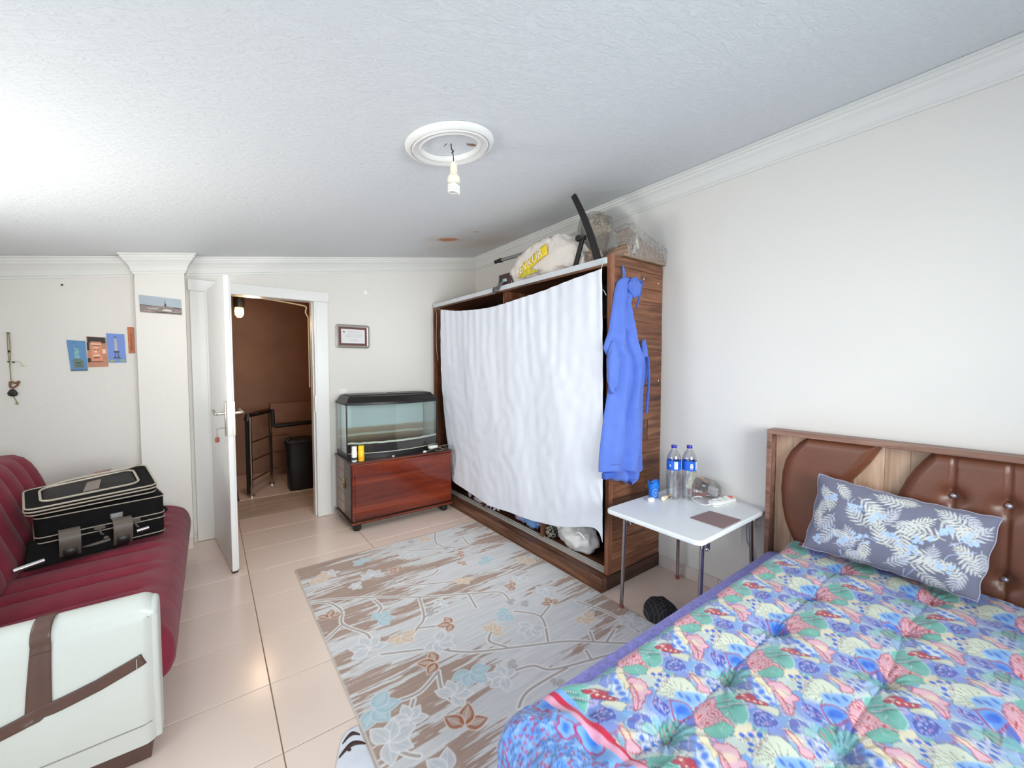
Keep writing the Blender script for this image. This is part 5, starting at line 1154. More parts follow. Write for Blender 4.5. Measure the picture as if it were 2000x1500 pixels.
TILE = {
  'teal1': [(-53, 73), (-25, 61), (-2, 44), (-28, 38), (-31, 15), (-58, -9), (-81, -21), (-112, -20), (-127, -2), (-118, 25), (-102, 52), (-78, 67)],
  'rose': [(-166, 76), (-118, 88), (-83, 83), (-71, 70), (-99, 53), (-107, 36), (-122, 21), (-130, -6), (-138, -7), (-163, 22), (-188, 37), (-199, 42), (-190, 60)],
  'rosec': [(-161, 65), (-127, 47), (-168, 40), (-134, 15), (-101, 72)],
  'teal2': [(-190, 39), (-168, 29), (-141, 17), (-136, 2), (-137, -11), (-158, -16), (-181, -7), (-201, 13), (-200, 29)],
  'cream': [(-128, -7), (-109, -18), (-87, -31), (-106, -41), (-133, -38), (-157, -27), (-151, -15)],
  'ribbon': [(-35, 35), (-18, 34), (2, 30), (18, 7), (7, -5), (17, -29), (3, -29), (-15, -9), (-28, 9), (-24, 18), (-34, 27)],
  'ribdots': [(-12, 9), (-5, -5), (-8, 25), (3, -17)],
  'berry': [(-73, -27), (-49, -23), (-28, -31), (-17, -47), (-23, -61), (-33, -75), (-72, -67), (-91, -49), (-89, -37)],
  'bflower': [(78, 35), (91, 29), (78, 2), (70, -19), (49, -37), (23, -46), (18, -26), (11, -8), (37, 15)],
  'bfc': [(51, 0), (63, 18), (42, -19), (31, -36), (21, 1)],
  'stem': [(84, 35), (101, 22), (86, 0), (77, -19), (58, -18), (74, 1), (76, 17)],
  'pink': [(86, 0), (114, -16), (120, -34), (106, -58), (102, -74), (83, -66), (59, -76), (29, -77), (29, -70), (53, -48), (75, -22)],
  'pinkv': [(81, -9), (78, -33), (64, -56), (36, -75)],
  'fan': [(-198, 173), (-152, 174), (-105, 181), (-76, 160), (-75, 135), (-89, 110), (-121, 134), (-148, 136), (-182, 136), (-211, 149)],
  'fanc': [(-149, 133)],
  'lblue': [(-143, 145), (-121, 134), (-89, 110), (-78, 92), (-105, 78), (-140, 76), (-148, 95), (-163, 118), (-161, 137)],
  'lbc': [(-141, 131), (-130, 114), (-103, 102), (-120, 81)],
  'bred': [(-188, 133), (-170, 123), (-154, 103), (-159, 83), (-169, 75), (-190, 82), (-215, 90), (-217, 106)],
  'bredc': [(-183, 101)],
  'berry2': [(-211, 171), (-205, 153), (-205, 129), (-220, 113), (-243, 122), (-244, 143), (-234, 159)],
  'green': [(-268, 115), (-231, 109), (-215, 90), (-242, 85), (-272, 86), (-282, 97)],
  'scal': [(-141, 218), (-125, 205), (-111, 190), (-150, 194), (-168, 187)],
  'swirl': [(4, 129), (30, 99), (-2, 81), (-34, 86), (-42, 111)],
  'pink2': [(-44, 159), (-37, 144), (-48, 120), (-48, 96), (-67, 98), (-79, 115), (-61, 125)],
  'cloud': [(11, -112), (37, -124), (27, -141), (2, -136), (-7, -122)],
  'cream2': [(-22, -12), (7, -30), (23, -53), (-8, -64), (-19, -45), (-27, -24)],
  'lav': [(-37, 8), (-20, -6), (-34, -19), (-52, -9)],
}

TW, TH = .31, .25
T = Paint(TW, TH, .00125, (150, 186, 222), wrap=True)
def tp(k): return [(a / 1000 + .62, b2 / 1000 + .5) for a, b2 in TILE[k]]
nzt = np.kron(np.random.RandomState(5).rand(10, 12), np.ones((T.H // 10 + 1, T.W // 12 + 1)))[:T.H, :T.W]
def ctr(k): a = np.array(tp(k)); return a.mean(0)
for q in range(12):      # soft washes of ground colour
    T.blob(rs.uniform(0, TW), rs.uniform(0, TH), rs.uniform(.02, .04), rs.uniform(.015, .03), rs.uniform(0, 3), rs.choice([(140, 198, 206), (164, 176, 226), (186, 206, 214), (228, 220, 190), (120, 170, 228)]), .8, soft=.8)
def arcs(c, R, col, n=3, out=(235, 235, 225), ln=(120, 70, 60), ang=2.6):
    for k in range(n):
        r = R * (1 - k * .28); P_ = [(c[0] + r * math.cos(ang + t), c[1] + r * math.sin(ang + t)) for t in np.linspace(-1.3, 1.3, 12)]
        T.line(P_, .006, out, .9); T.line(P_, .0018, ln, .8)
    T.blob(c[0], c[1], R * .42, R * .42, 0, col, .95)
def fillp(k, col, outl=None, wd_=.0026, wash=None):
    T.poly(tp(k), col, .97)
    if wash: c = ctr(k); T.blob(c[0], c[1], wash[1], wash[1] * .8, rs.uniform(0, 3), wash[0], .75, soft=.8)
    if outl: T.line(cr(tp(k) + [tp(k)[0]], 4), wd_, outl, .9)
UP = [('fan', (210, 220, 208)), ('lblue', (120, 170, 236)), ('teal2', (118, 184, 186)), ('pink2', (230, 166, 192)), ('cream', (234, 222, 190)), ('cloud', (150, 190, 206)), ('bred', (80, 140, 232)), ('berry', (92, 106, 200)), ('cream2', (196, 206, 214)), ('swirl', (120, 140, 216)), ('lav', (176, 166, 226))]
for dx, dy in ((.155, .125), (.06, .19), (.24, .06)):
    for k, c_ in UP:
        if rs.random() < .25: continue
        P_ = [(a + dx, b2 + dy) for a, b2 in tp(k)]; T.poly(P_, c_, .9); T.line(P_, .0018, rs.choice([(120, 100, 130), (150, 80, 100), (90, 110, 150), (236, 236, 228)]), .7, closed=True)
        cc = np.array(P_).mean(0)
        for j in range(4): a = rs.uniform(0, 6.28); T.line(cr([tuple(cc), (cc[0] + .012 * math.cos(a), cc[1] + .012 * math.sin(a)), (cc[0] + .024 * math.cos(a + .4), cc[1] + .024 * math.sin(a + .4))], 4), .0018, rs.choice([(100, 110, 130), (60, 100, 190), (190, 80, 110), (240, 240, 230)]), .7)
for q in range(9):
    c = ctr('swirl'); arcs((c[0] + rs.uniform(-.03, .03), c[1] + rs.uniform(-.025, .025)), rs.uniform(.012, .02), (96, 130, 214), 3, (190, 200, 236), (96, 110, 150), rs.uniform(1.8, 3.4))
fillp('swirl', (126, 146, 214), None); c = ctr('swirl')
for k in range(5): arcs((c[0] + .013 * (k - 2), c[1] + .010 * ((k % 2) * 2 - 1)), .018, (70, 110, 206), 3, (206, 214, 236), (110, 110, 150), 2.4)
fillp('cloud', (166, 206, 196), (110, 140, 150), .002, ((140, 190, 206), .012))
fillp('cream2', (226, 226, 196), (130, 120, 100), .002); fillp('lav', (196, 180, 230), None)
fillp('fan', (224, 230, 206), (120, 130, 120), .0022, ((236, 238, 216), .02)); fc = ctr('fanc')
for a in np.linspace(-.6, 2.6, 9): T.line(cr([(fc[0], fc[1]), (fc[0] + .025 * math.cos(a), fc[1] + .025 * math.sin(a)), (fc[0] + .052 * math.cos(a + .22), fc[1] + .052 * math.sin(a + .22))], 5), .0018, (110, 116, 108), .85)
fillp('cream', (242, 228, 186), None, 0, ((236, 222, 196), .02))
fillp('green', (96, 178, 164), (60, 100, 100), .0022); g = ctr('green')
for k in range(5): T.line([(g[0] - .03 + .012 * k, g[1] - .012), (g[0] - .022 + .012 * k, g[1] + .014)], .003, (214, 120, 140) if k % 2 else (120, 50, 70), .9)
fillp('lblue', (142, 192, 240), (190, 214, 240), .003, ((120, 170, 236), .018))
for p in tp('lbc'): T.blob(p[0], p[1], .010, .006, 1.0, (40, 110, 220), .85, soft=.5)
for k in ('berry', 'berry2'):
    c = ctr(k); T.blob(c[0], c[1], .045, .035, -.8, (120, 150, 226), .8, soft=.5); fillp(k, (74, 92, 190), (150, 170, 236), .003)
    pp_ = np.array(tp(k)); 
    for q in range(46):
        a = rs.uniform(0, 6.28); r = rs.uniform(0, 1) ** .5; x = c[0] + (pp_[:, 0].max() - pp_[:, 0].min()) * .40 * r * math.cos(a); y = c[1] + (pp_[:, 1].max() - pp_[:, 1].min()) * .40 * r * math.sin(a)
        T.line([(x - .003, y), (x + .001, y + .003), (x + .004, y + .001)], .0018, rs.choice([(176, 184, 240), (214, 150, 200), (40, 60, 150), (200, 210, 245)]), .9)
fillp('bred', (96, 156, 240), (178, 40, 90), .0045); c = ctr('bredc'); T.blob(c[0], c[1], .020, .012, -.5, (34, 106, 222), .95, soft=.6)
for sx_, sy_ in ((.035, -.055), (.05, -.03)):
    P_ = scallop(c[0] + sx_, c[1] + sy_, .016, 5, .25); T.poly(P_, (110, 164, 240), .9); T.line(P_, .0035, (180, 44, 96), .9, closed=True); T.blob(c[0] + sx_, c[1] + sy_, .007, .007, 0, (40, 104, 220), .9, soft=.5)
for k in ('pink', 'pink2'):
    pts = tp(k); z_ = []
    for i in range(len(pts)):      # serrate the outline
        p = np.array(pts[i]); n_ = np.array(pts[(i + 1) % len(pts)]); c = ctr(k); mid = (p + n_) / 2; z_ += [tuple(p), tuple(mid + (mid - c) * .16)]
    T.poly(z_, (240, 182, 200), .97); c = ctr(k); T.blob(c[0] + .01, c[1] + .012, .018, .012, -.8, (248, 222, 190), .8, soft=.8); T.line(z_, .003, (200, 60, 84), .95, closed=True)
T.line(cr(tp('pinkv'), 6), .003, (200, 60, 84), .9); T.line(cr([(a + .006, b2 + .012) for a, b2 in tp('pinkv')], 6), .0018, (214, 100, 116), .8)
for i, p in enumerate(cr(tp('pinkv'), 5)): T.line([p, (p[0] - .008, p[1] - .004)], .0016, (200, 60, 84), .8)
fillp('teal1', (118, 196, 182), (190, 232, 220), .003, ((84, 172, 156), .025)); c = ctr('teal1')
for dx, dy in ((0, 0), (.018, -.012), (-.02, .012), (.004, .018)):
    T.line(cr([(c[0] + dx - .02, c[1] + dy + .012), (c[0] + dx, c[1] + dy - .002), (c[0] + dx + .016, c[1] + dy - .02)], 5), .0035, (56, 110, 110), .8)
    T.line([(c[0] + dx - .004, c[1] + dy + .008), (c[0] + dx + .012, c[1] + dy - .010)], .003, (226, 190, 206), .9)
fillp('rose', (240, 176, 190), (206, 84, 104), .003)
for p in tp('rosec'):
    P_ = scallop(p[0], p[1], .012, 6, .3); T.poly(P_, (244, 192, 200), .8); T.line(P_, .0022, (206, 70, 90), .9, closed=True)
    for a in np.linspace(0, 6.28, 7): T.line([p, (p[0] + .009 * math.cos(a), p[1] + .009 * math.sin(a))], .0026, (204, 44, 74), .9)
fillp('teal2', (112, 190, 172), (70, 130, 126), .0022); c = ctr('teal2')
for k in range(5): T.line([(c[0], c[1]), (c[0] + .03 * math.cos(k * .5 - 1.6), c[1] + .03 * math.sin(k * .5 - 1.6))], .0018, (150, 214, 196), .8)
fillp('bflower', (226, 236, 240), (110, 170, 236), .004)
for i, p in enumerate(tp('bfc')): T.blob(p[0], p[1], .011, .008, i, (36, 118, 232), .9, soft=.7)
fillp('stem', (248, 232, 190), (176, 150, 110), .002)
fillp('ribbon', (200, 44, 70), (150, 26, 56), .003)
for p in tp('ribdots'): T.blob(p[0], p[1], .0045, .0035, 0, (246, 220, 200), .95)
for p in tp('scal'): arcs(p, .016, (30, 96, 214), 2, (236, 236, 226), (120, 72, 60), 4.6)
for q in range(14):
    x, y = rs.uniform(0, TW), rs.uniform(0, TH); T.line(cr([(x, y), (x + rs.uniform(-.02, .02), y + rs.uniform(-.02, .02)), (x + rs.uniform(-.035, .035), y + rs.uniform(-.03, .03))], 5), .0014, rs.choice([(70, 90, 120), (110, 70, 70), (236, 240, 236)]), .7)

_g = T.c.mean(2, keepdims=True); T.c = (T.c * .90 + _g * .10) * .88
CX_0, FOOT = 2.405, .772
YT, YB_ = .805, -.755
DS = .0040
nS = int(((CX_0 - FOOT) + .56) / DS); nT = int((YT - YB_) / DS)
XS = [2.27, 1.92, 1.57, 1.21, .9]; YS = [.55, .27, -.01, -.29, -.57]
def comf(s, y):
    wob = .018 * noise.noise(Vector((s * 3, y * 3, 0)))
    top = .474
    if s <= CX_0 - FOOT + .10: x = CX_0 - s; z = top; nx = 0.0
    x = CX_0 - s; L1 = CX_0 - .655    # flat until x=.655
    nrm = Vector((0, 0, 1))
    if s > L1:
        a = (s - L1) / .075
        if a < PI / 2: x = .655 - .075 * math.sin(a); z = top - .075 * (1 - math.cos(a)); nrm = Vector((-math.sin(a), 0, math.cos(a)))
        else:
            dwn = s - L1 - .075 * PI / 2; x = .58 - .06 * dwn; z = top - .075 - dwn; nrm = Vector((-1, 0, 0))
    else: z = top
    X0 = CX_0 - s
    # quilting
    pu = 0
    gx = min(abs(X0 + wob - q) for q in XS) if X0 > .8 else .14; gy = min(abs(y + wob - q) for q in YS)
    pu = (min(1, gx / .10) ** .5) * .4 + (min(1, gy / .10) ** .5) * .6
    h = .030 * pu - .012
    h -= .022 * math.exp(-(gx * gx + gy * gy) / .0012)
    rad = math.atan2(gy, gx + 1e-6); h += .004 * math.sin(rad * 16) * math.exp(-(gx * gx + gy * gy) / .006) * (X0 > .8)
    h += .010 * noise.noise(Vector((s * 5, y * 5, 3))) + .005 * noise.noise(Vector((s * 16, y * 16, 1)))
    if X0 < .85:
        k = min(1, (.85 - X0) / .12)
        h += k * (.018 * math.sin((y * 17) + X0 * 14) + .010 * math.sin(y * 43 + X0 * 30) + .006 * noise.noise(Vector((s * 30, y * 30, 1))))
        h -= k * .02 * math.exp(-((y - .66 + (FOOT - X0) * .9) / .03) ** 2)
    e = YT - y
    if e < .06: t = 1 - e / .06; h = h * (1 - t * t) - .028 * t * t * t
    e = (y - YB_)
    if e < .06: t = 1 - e / .06; h = h * (1 - t * t) - .028 * t * t * t
    if X0 > 2.3: h += (X0 - 2.3) * .1
    if y > .5: q = min(1, max(0, (.90 - X0) / .12)); y = y + (y - .5) / (YT - .5) * .05 * q * q * (3 - 2 * q); z -= .012 * q
    p = Vector((x, y, z)) + nrm * h * (1 - .35 * (X0 < .7))
    return (p.x, p.y, max(p.z, .02))
vs = []; S_ = np.linspace(0, nS * DS, nS + 1); T_ = np.linspace(YT, YB_, nT + 1)
for s in S_:
    for y in T_: vs.append(comf(s, y))
n1 = nT + 1
mb = MB(); mb.v = vs; mb.f = [(i * n1 + j, i * n1 + j + 1, (i + 1) * n1 + j + 1, (i + 1) * n1 + j) for i in range(nS) for j in range(nT)]
cf = obj('comforter', mb, vcol('printed_cotton_quilt', rough=.75, bump=.2, bscale=500, sheen=.25, noise_amt=.05), origin=(1.5, .04, .43), auto=180)
tag(cf, 'quilted floral comforter in blue, pink, teal and cream spread over the bed', 'comforter')
Sg, Yg = np.meshgrid(S_, T_, indexing='ij'); X0g = CX_0 - Sg
cols = T.sample(X0g - 1.17 + .62 * 1, Yg - .46 + .5 * 1)
# border print past the foot stripe
Bp = Paint(.62, YT - YB_ + .02, .002, (110, 160, 226))
r_ = random.Random(9)
Bp.c *= (.85 + .3 * vnoise(Bp.H, Bp.W, 8, 8, 12))[..., None]
yy = .0
while yy < YT - YB_:
    xx = .0
    while xx < .60:
        x = xx + r_.uniform(-.003, .003); y = yy + r_.uniform(-.003, .003)
        Bp.line([(x - .004, y - .002), (x, y + .003), (x + .004, y)], .0035, r_.choice([(176, 204, 236), (70, 90, 150), (66, 100, 190), (150, 190, 236), (96, 92, 120)]), .9)
        if r_.random() < .34: Bp.blob(x, y, .0038, .0036, 0, r_.choice([(176, 50, 96), (160, 50, 100), (190, 70, 116)]), .9)
        xx += .0105
    yy += .0105
Bp.poly([(0, 0), (.075, 0), (.075, 2), (0, 2)], (126, 180, 236), .85)
Bp.poly([(.44, 0), (.62, 0), (.62, 2), (.44, 2)], (120, 170, 240), .75)
for q in range(16):
    y = .03 + q * .105 + r_.uniform(-.02, .02); x = r_.uniform(.045, .085); P_ = scallop(x, y, .030, 6, .28, r_.uniform(0, 3)); Bp.poly(P_, (120, 174, 238), .97); Bp.blob(x, y, .018, .018, 0, (44, 120, 222), .9, soft=.8); Bp.line(P_, .0055, (178, 36, 92), .95, closed=True)
    P_ = scallop(x + .045, y + .04, .018, 5, .3); Bp.poly(P_, (130, 180, 240), .95); Bp.line(P_, .004, (178, 36, 92), .9, closed=True); Bp.blob(x + .045, y + .04, .009, .009, 0, (50, 112, 220), .9, soft=.8)
yl = [(.018 + .008 * math.sin(y * 9), y) for y in np.linspace(0, YT - YB_, 60)]
Bp.line([(a + .012, b2) for a, b2 in yl], .030, (240, 168, 190), .95); Bp.line(yl, .016, (204, 36, 70), .98)
bc = Bp.sample(FOOT + .02 - X0g, Yg - YB_); k = (X0g < FOOT + .012 + .008 * np.sin((Yg - YB_) * 9))[..., None]
setcols(cf, np.where(k, bc, cols))

# pillow
pil = thing('pillow', (2.285, .44, .50), 'grey pillow printed with pale fern leaves and light blue blossoms leaning on the headboard', 'pillow')
PW, PH = .575, .36
MP = frame_M((2.318, .394, .680), (0, -.56, -.045), (.105, -.070, .335))
Pp = Paint(PW, PH, .0015, (122, 122, 142))
r_ = random.Random(21)
def fern(x, y, L, ang, curl=.5, col=(214, 214, 212), n=7):
    px, py, a = x, y, ang; pts = [(px, py)]
    for i in range(n):
        st = L / n; px += st * math.cos(a); py += st * math.sin(a); a += curl / n; pts.append((px, py)); t = (i + 1) / n
        for sd in (-1, 1):
            ll = L * .40 * math.sin(PI * (t * .80 + .14)) + .003; Pp.poly(leafpts(px, py, ll, ll * .105, a + sd * (1.0 - .45 * t), 7), col, .95)
    Pp.poly(leafpts(px, py, L * .22, L * .03, a, 6), col, .95); Pp.line(pts, .003, col, .9)
def blossom(x, y):
    for q in range(7):
        bx, by = x + r_.uniform(-.026, .026), y + r_.uniform(-.020, .020)
        for k in range(5): Pp.poly(leafpts(bx, by, .010, .0036, k * 1.256 + q, 6), (186, 210, 240), .95)
        Pp.blob(bx, by, .0018, .0018, 0, (150, 160, 200), .8)
FR = [(.05, .30, .09, -1.0), (.10, .20, .10, -2.0), (.17, .30, .11, -.5), (.13, .13, .10, -2.6), (.24, .29, .10, -1.9), (.31, .22, .11, -1.0), (.22, .18, .10, 2.6), (.30, .12, .10, 2.4), (.33, .31, .10, 3.0), (.42, .30, .11, -.7), (.45, .22, .12, 2.9), (.44, .15, .13, -2.6), (.53, .12, .10, -2.0), (.50, .29, .09, 2.6), (.36, .08, .12, .0), (.25, .06, .09, -2.6), (.12, .06, .09, .4), (.05, .12, .08, 2.2), (.40, .06, .10, -.8), (.52, .06, .09, 2.0), (.28, .33, .07, 0.1), (.55, .22, .08, -1.4), (.06, .24, .07, 2.0), (.19, .08, .08, 1.9), (.50, .20, .10, -1.2), (.38, .27, .09, -2.2), (.55, .31, .09, -2.4), (.34, .24, .08, .4), (.02, .17, .08, .8), (.27, .20, .09, 1.5), (.43, .10, .08, 1.6), (.08, .34, .08, -.6), (.21, .22, .07, .2), (.47, .34, .07, -.4), (.16, .05, .09, -.3), (.30, .04, .10, .5), (.40, .13, .08, -.4), (.22, .12, .08, -1.2), (.48, .24, .10, .3), (.34, .17, .07, -2.6), (.10, .12, .07, -.2), (.55, .17, .08, 2.6)]
for x, y, L, a in FR: fern(x, y, L, a, r_.uniform(-.9, .9), r_.choice([(218, 218, 216), (204, 206, 214), (224, 222, 214)]))
for x, y in ((.07, .27), (.16, .24), (.25, .23), (.14, .09), (.30, .17), (.39, .20), (.47, .11), (.52, .25), (.36, .14), (.21, .13), (.45, .26), (.04, .06)): blossom(x, y)
for q in range(10):
    x, y = r_.uniform(.04, .5), r_.uniform(.04, .3); Pp.line(cr([(x, y), (x + r_.uniform(-.03, .04), y + r_.uniform(-.05, .05)), (x + r_.uniform(-.04, .08), y + r_.uniform(-.07, .07))], 6), .003, (190, 204, 234), .85)
NU, NV = 190, 120
def pilp(u, v, sgn):
    a = 2 * u - 1; b2 = 2 * v - 1; pin = 1 - .07 * (1 - a * a) * abs(b2) ** 2 * 0
    X = PW / 2 * a * (1 - .045 * (1 - b2 * b2) * (abs(a) ** 3)); Y = PH / 2 * b2 * (1 - .07 * (1 - a * a) * (abs(b2) ** 3))
    t = max(0, (1 - abs(a) ** 2.6)) ** .55 * max(0, (1 - abs(b2) ** 2.6)) ** .55
    Z = sgn * .062 * t
    Z += .004 * noise.noise(Vector((u * 9, v * 7, sgn))) * t + .004 * math.sin(u * 3 + v * 25 * (1 - u)) * (u < .35) * t
    ed = max(abs(a), abs(b2)); Y += .0018 * math.sin(u * 47) * (abs(b2) > .97); X += .003 * math.sin(v * 19) * (abs(a) > .98)
    q = max(0, -b2); Y += .034 * u * q; X -= .022 * u * q
    return MP @ Vector((X, Y, Z))
M_pil = vcol('printed_pillow_cotton', rough=.8, bump=.15, bscale=600, noise_amt=.04)
pf = obj('pillowcase_front', MB().grid(NU, NV, lambda u, v: pilp(u, v, -1 if MP.to_3x3().col[2].x > 0 else 1)), M_pil, pil, auto=180)
Vp, Up = np.meshgrid(np.linspace(0, PH, NV), np.linspace(0, PW, NU), indexing='ij')
setcols(pf, Pp.sample(Up, Vp))
pb = obj('pillowcase_back', MB().grid(60, 40, lambda u, v: pilp(u, v, 1 if MP.to_3x3().col[2].x > 0 else -1)), M_pil, pil, auto=180)
setcols(pb, np.tile(np.array(lin((128, 128, 156))), (2400, 1)))
obj('seam_piping', MB().tube([pilp(t, 0, 1) for t in np.linspace(0, 1, 50)] + [pilp(1, t, 1) for t in np.linspace(0, 1, 30)][1:] + [pilp(1 - t, 1, 1) for t in np.linspace(0, 1, 50)][1:] + [pilp(0, 1 - t, 1) for t in np.linspace(0, 1, 30)][1:-1], .0025, 6, smooth=False, closed=True), mat('pale_lilac_seam', (176, 172, 190), rough=.8), pil)

# ================================================================ SMALL TABLE
M_tabtop = mat('white_melamine_top', (226, 228, 230), rough=.35, var=.01)
M_tabedge = mat('white_table_edging', (236, 238, 242), rough=.3)
M_chrome = mat('worn_chrome_tube', (178, 172, 172), rough=.2, metal=1, var=.08)
M_redtip = mat('dull_red_rubber_tip', (150, 84, 80), rough=.6)
tb = thing('side_table', (2.14, 1.195, 0), 'small white folding table with thin chrome legs between the wardrobe and the bed', 'table')
TX0, TX1, TY0, TY1, TZ = 1.768, 2.502, .935, 1.482, .6
obj('table_top', MB().loft([rbox(TX0, TX1, TY0, TY1, TZ - .022, .035), rbox(TX0, TX1, TY0, TY1, TZ, .035)]), M_tabtop, tb, bevel=.002)
obj('edging', MB().loft([rbox(TX0 - .004, TX1 + .001, TY0 - .004, TY1 + .004, TZ - .024, .039), rbox(TX0 - .004, TX1 + .001, TY0 - .004, TY1 + .004, TZ - .003, .039)]), M_tabedge, tb, bevel=.004)
obj('apron', MB().box((TX0 + .08, TY0 + .06, TZ - .04), (TX1 - .06, TY1 - .06, TZ - .0245)), M_tabtop, tb, smooth=False)
for (x, y), (bx, by) in (((1.85, 1.412), (1.872, 1.447)), ((1.845, .965), (1.862, .985)), ((2.425, 1.425), (2.439, 1.438)), ((2.42, .99), (2.43, .975))):
    sx = 1 if x < 2.1 else -1
    lg = obj('leg', MB().tube([(x + sx * .05, y, TZ - .034), (x + sx * .012, y, TZ - .036), (x, y, TZ - .055), (x + (bx - x) * .12, y + (by - y) * .12, TZ - .12), (bx, by, .022)], .0105, 12, smooth=True), M_chrome, tb)
    obj('foot_tip', MB().tube([(bx, by, .024), (bx, by, .001)], .0125, 12, smooth=False), M_redtip, lg)
    obj('clip', MB().box((x - .018, y - .028, TZ - .062), (x + .018, y - .022, TZ - .025)).tube([(x - .006, y - .045, TZ - .075), (x, y - .02, TZ - .05), (x + .01, y + .03, TZ - .055)], .004, 8), M_chrome, lg, auto=40)
def water_bottle(x, y, lab, rot):
    t = thing('water_bottle', (x, y, TZ), lab, 'bottle', 'water bottles on the small table')
    pr = [(0, .002), (.030, .0), (.038, .006), (.0405, .02), (.0385, .028), (.0405, .036), (.0385, .048), (.0405, .058), (.0385, .07), (.0405, .082), (.0385, .094), (.0405, .108), (.0405, .172), (.0400, .176), (.0400, .232), (.0405, .236), (.038, .255), (.028, .278), (.016, .295), (.0135, .300), (.0135, .307)]
    obj('bottle_wall', MB().lathe([(r, TZ + z) for r, z in pr], c=(x, y, 0), seg=32, cap=False), M_pet, t)
    obj('cap', MB().lathe([(0, TZ + .306), (.0155, TZ + .306), (.016, TZ + .308), (.016, TZ + .321), (.015, TZ + .323), (0, TZ + .323)], c=(x, y, 0), seg=24), M_bcap, t)
    lb_ = obj('label', MB().lathe([(.0412, TZ + .176), (.0412, TZ + .232)], c=(x, y, 0), seg=36, cap=False), M_blab, t)
    R = .0416
    def wrap(a, z): return (x + R * math.cos(a), y + R * math.sin(a), TZ + z)
    mbx = MB()
    for (a0, a1, z0, z1) in rot:
        n = 6; mbx.add([wrap(a0 + (a1 - a0) * i / n, z) for z in (z0, z1) for i in range(n + 1)], [(i, i + 1, n + 2 + i, n + 1 + i) for i in range(n)])
    obj('label_print', mbx, M_plastic, lb_, smooth=False)
M_pet = clear('clear_bottle_plastic', (.97, .985, 1), gloss=.16, rough=.05, tr=.96)
M_bcap = mat('deep_blue_cap', (44, 34, 160), rough=.35); M_blab = mat('blue_bottle_label', (26, 96, 206), rough=.35, var=.08, scale=20)
A0 = math.atan2(-.80, -.55)      # side facing the room
water_bottle(2.243, 1.359, 'clear plastic water bottle with blue label, left of the pair on the white table', [(A0 - .25, A0 + .15, .186, .226), (A0 - .75, A0 - .62, .20, .212)] if 0 else [(A0 - .55 + .2, A0 - .05 + .2, .184, .228), (A0 - 1.0, A0 - .85, .198, .21)])
water_bottle(2.309, 1.298, 'clear plastic water bottle with blue label, right of the pair on the white table', [(A0 - .35, A0 + .12, .196, .206), (A0 - .30, A0 + .06, .209, .217), (A0 + .55, A0 + .85, .182, .229), (A0 - .3, A0 - .18, .186, .193), (A0 - .1, A0 + .05, .186, .193)])
cu = thing('paper_cup', (2.155, 1.437, TZ), 'bright blue paper cup with a crumpled rim on the white table beside the wardrobe', 'cup')
M_cup = mat('bright_blue_paper', (24, 112, 206), rough=.5, var=.06); rings = []
for t in np.linspace(0, 1, 14):
    ring = []
    for a in np.linspace(0, 2 * PI, 40, endpoint=False):
        r = .0265 + .0095 * t; sq = t ** 2 * .4; rx = r * (1 + .15 * sq * math.cos(2 * a)); z = TZ + .095 * t
        if t > .8: z += .008 * math.sin(a * 3 + 1) * (t - .8) * 5 - .012 * math.exp(-((a - 5.0) / .25) ** 2) * (t - .8) * 5
        ring.append(Vector((2.155 + rx * math.cos(a), 1.437 + rx * .92 * math.sin(a), z)))
    rings.append(ring)
cup = obj('cup_wall', MB().loft(rings, cap=False), M_cup, cu, solid=.0012, auto=180)
obj('cup_base', MB().lathe([(0, TZ), (.0262, TZ), (.0262, TZ + .004), (0, TZ + .004)], c=(2.155, 1.437, 0), seg=24), M_cup, cu)
def cupp(da, z): r = .0265 + .0095 * (z / .095) + .0022; a = A0 + da; return (2.155 + r * math.cos(a), 1.437 + r * .95 * math.sin(a), TZ + z)
obj('emblem', MB().tube([cupp(.35, .050), cupp(.05, .060), cupp(-.35, .050), cupp(-.5, .032), cupp(-.3, .017), cupp(.1, .013), cupp(.4, .018)], .0011, 6).tube([cupp(-.2, .036), cupp(-.1, .041), cupp(0, .034), cupp(.1, .040), cupp(.2, .034), cupp(.3, .040), cupp(.42, .035)], .0009, 6).tube([cupp(-.1, .024), cupp(.1, .027), cupp(.3, .023)], .0009, 6), mat('pale_blue_print', (180, 210, 240), rough=.5), cu)
tag(obj('oval_case', MB().loft([[Vector((2.083 + a_ * math.cos(t) * .026, 1.405 + a_ * math.sin(t) * .018, TZ + z)) for t in np.linspace(0, 2 * PI, 28, endpoint=False)] for z, a_ in ((.0, .85), (.006, 1.0), (.014, .95), (.019, .7), (.0205, .3))]), M_plastic), 'small white oval case in front of the blue cup on the white table', 'case')
tu = thing('hair_brush', (2.19, 1.36, TZ), 'cream coloured round ended brush lying before the water bottles on the white table', 'brush')
M_cr = mat('cream_plastic', (238, 224, 196), rough=.4); M_tan = mat('tan_wood', (206, 176, 138), rough=.5)
obj('head', MB().tube([(2.140, 1.362, TZ + .013), (2.155, 1.366, TZ + .013)], .0125, 18, smooth=False).tube([(2.155, 1.366, TZ + .013), (2.19, 1.372, TZ + .012)], (.0125, .009), 18, smooth=False), M_cr, tu)
obj('bristle_face', MB().tube([(2.138, 1.361, TZ + .013), (2.1405, 1.362, TZ + .013)], .0092, 16, smooth=False), mat('ivory_bristles', (250, 240, 206), rough=.7), tu)
obj('handle', MB().tube([(2.19, 1.372, TZ + .011), (2.26, 1.39, TZ + .009)], .0075, 10, smooth=False), M_tan, tu)
ps = thing('power_strip', (2.37, 1.13, TZ), 'white power strip with a red switch on the white table near the wall', 'power strip')
PM = frame_M((2.37, 1.128, TZ), (.985, -.17, 0), (.17, .985, 0))
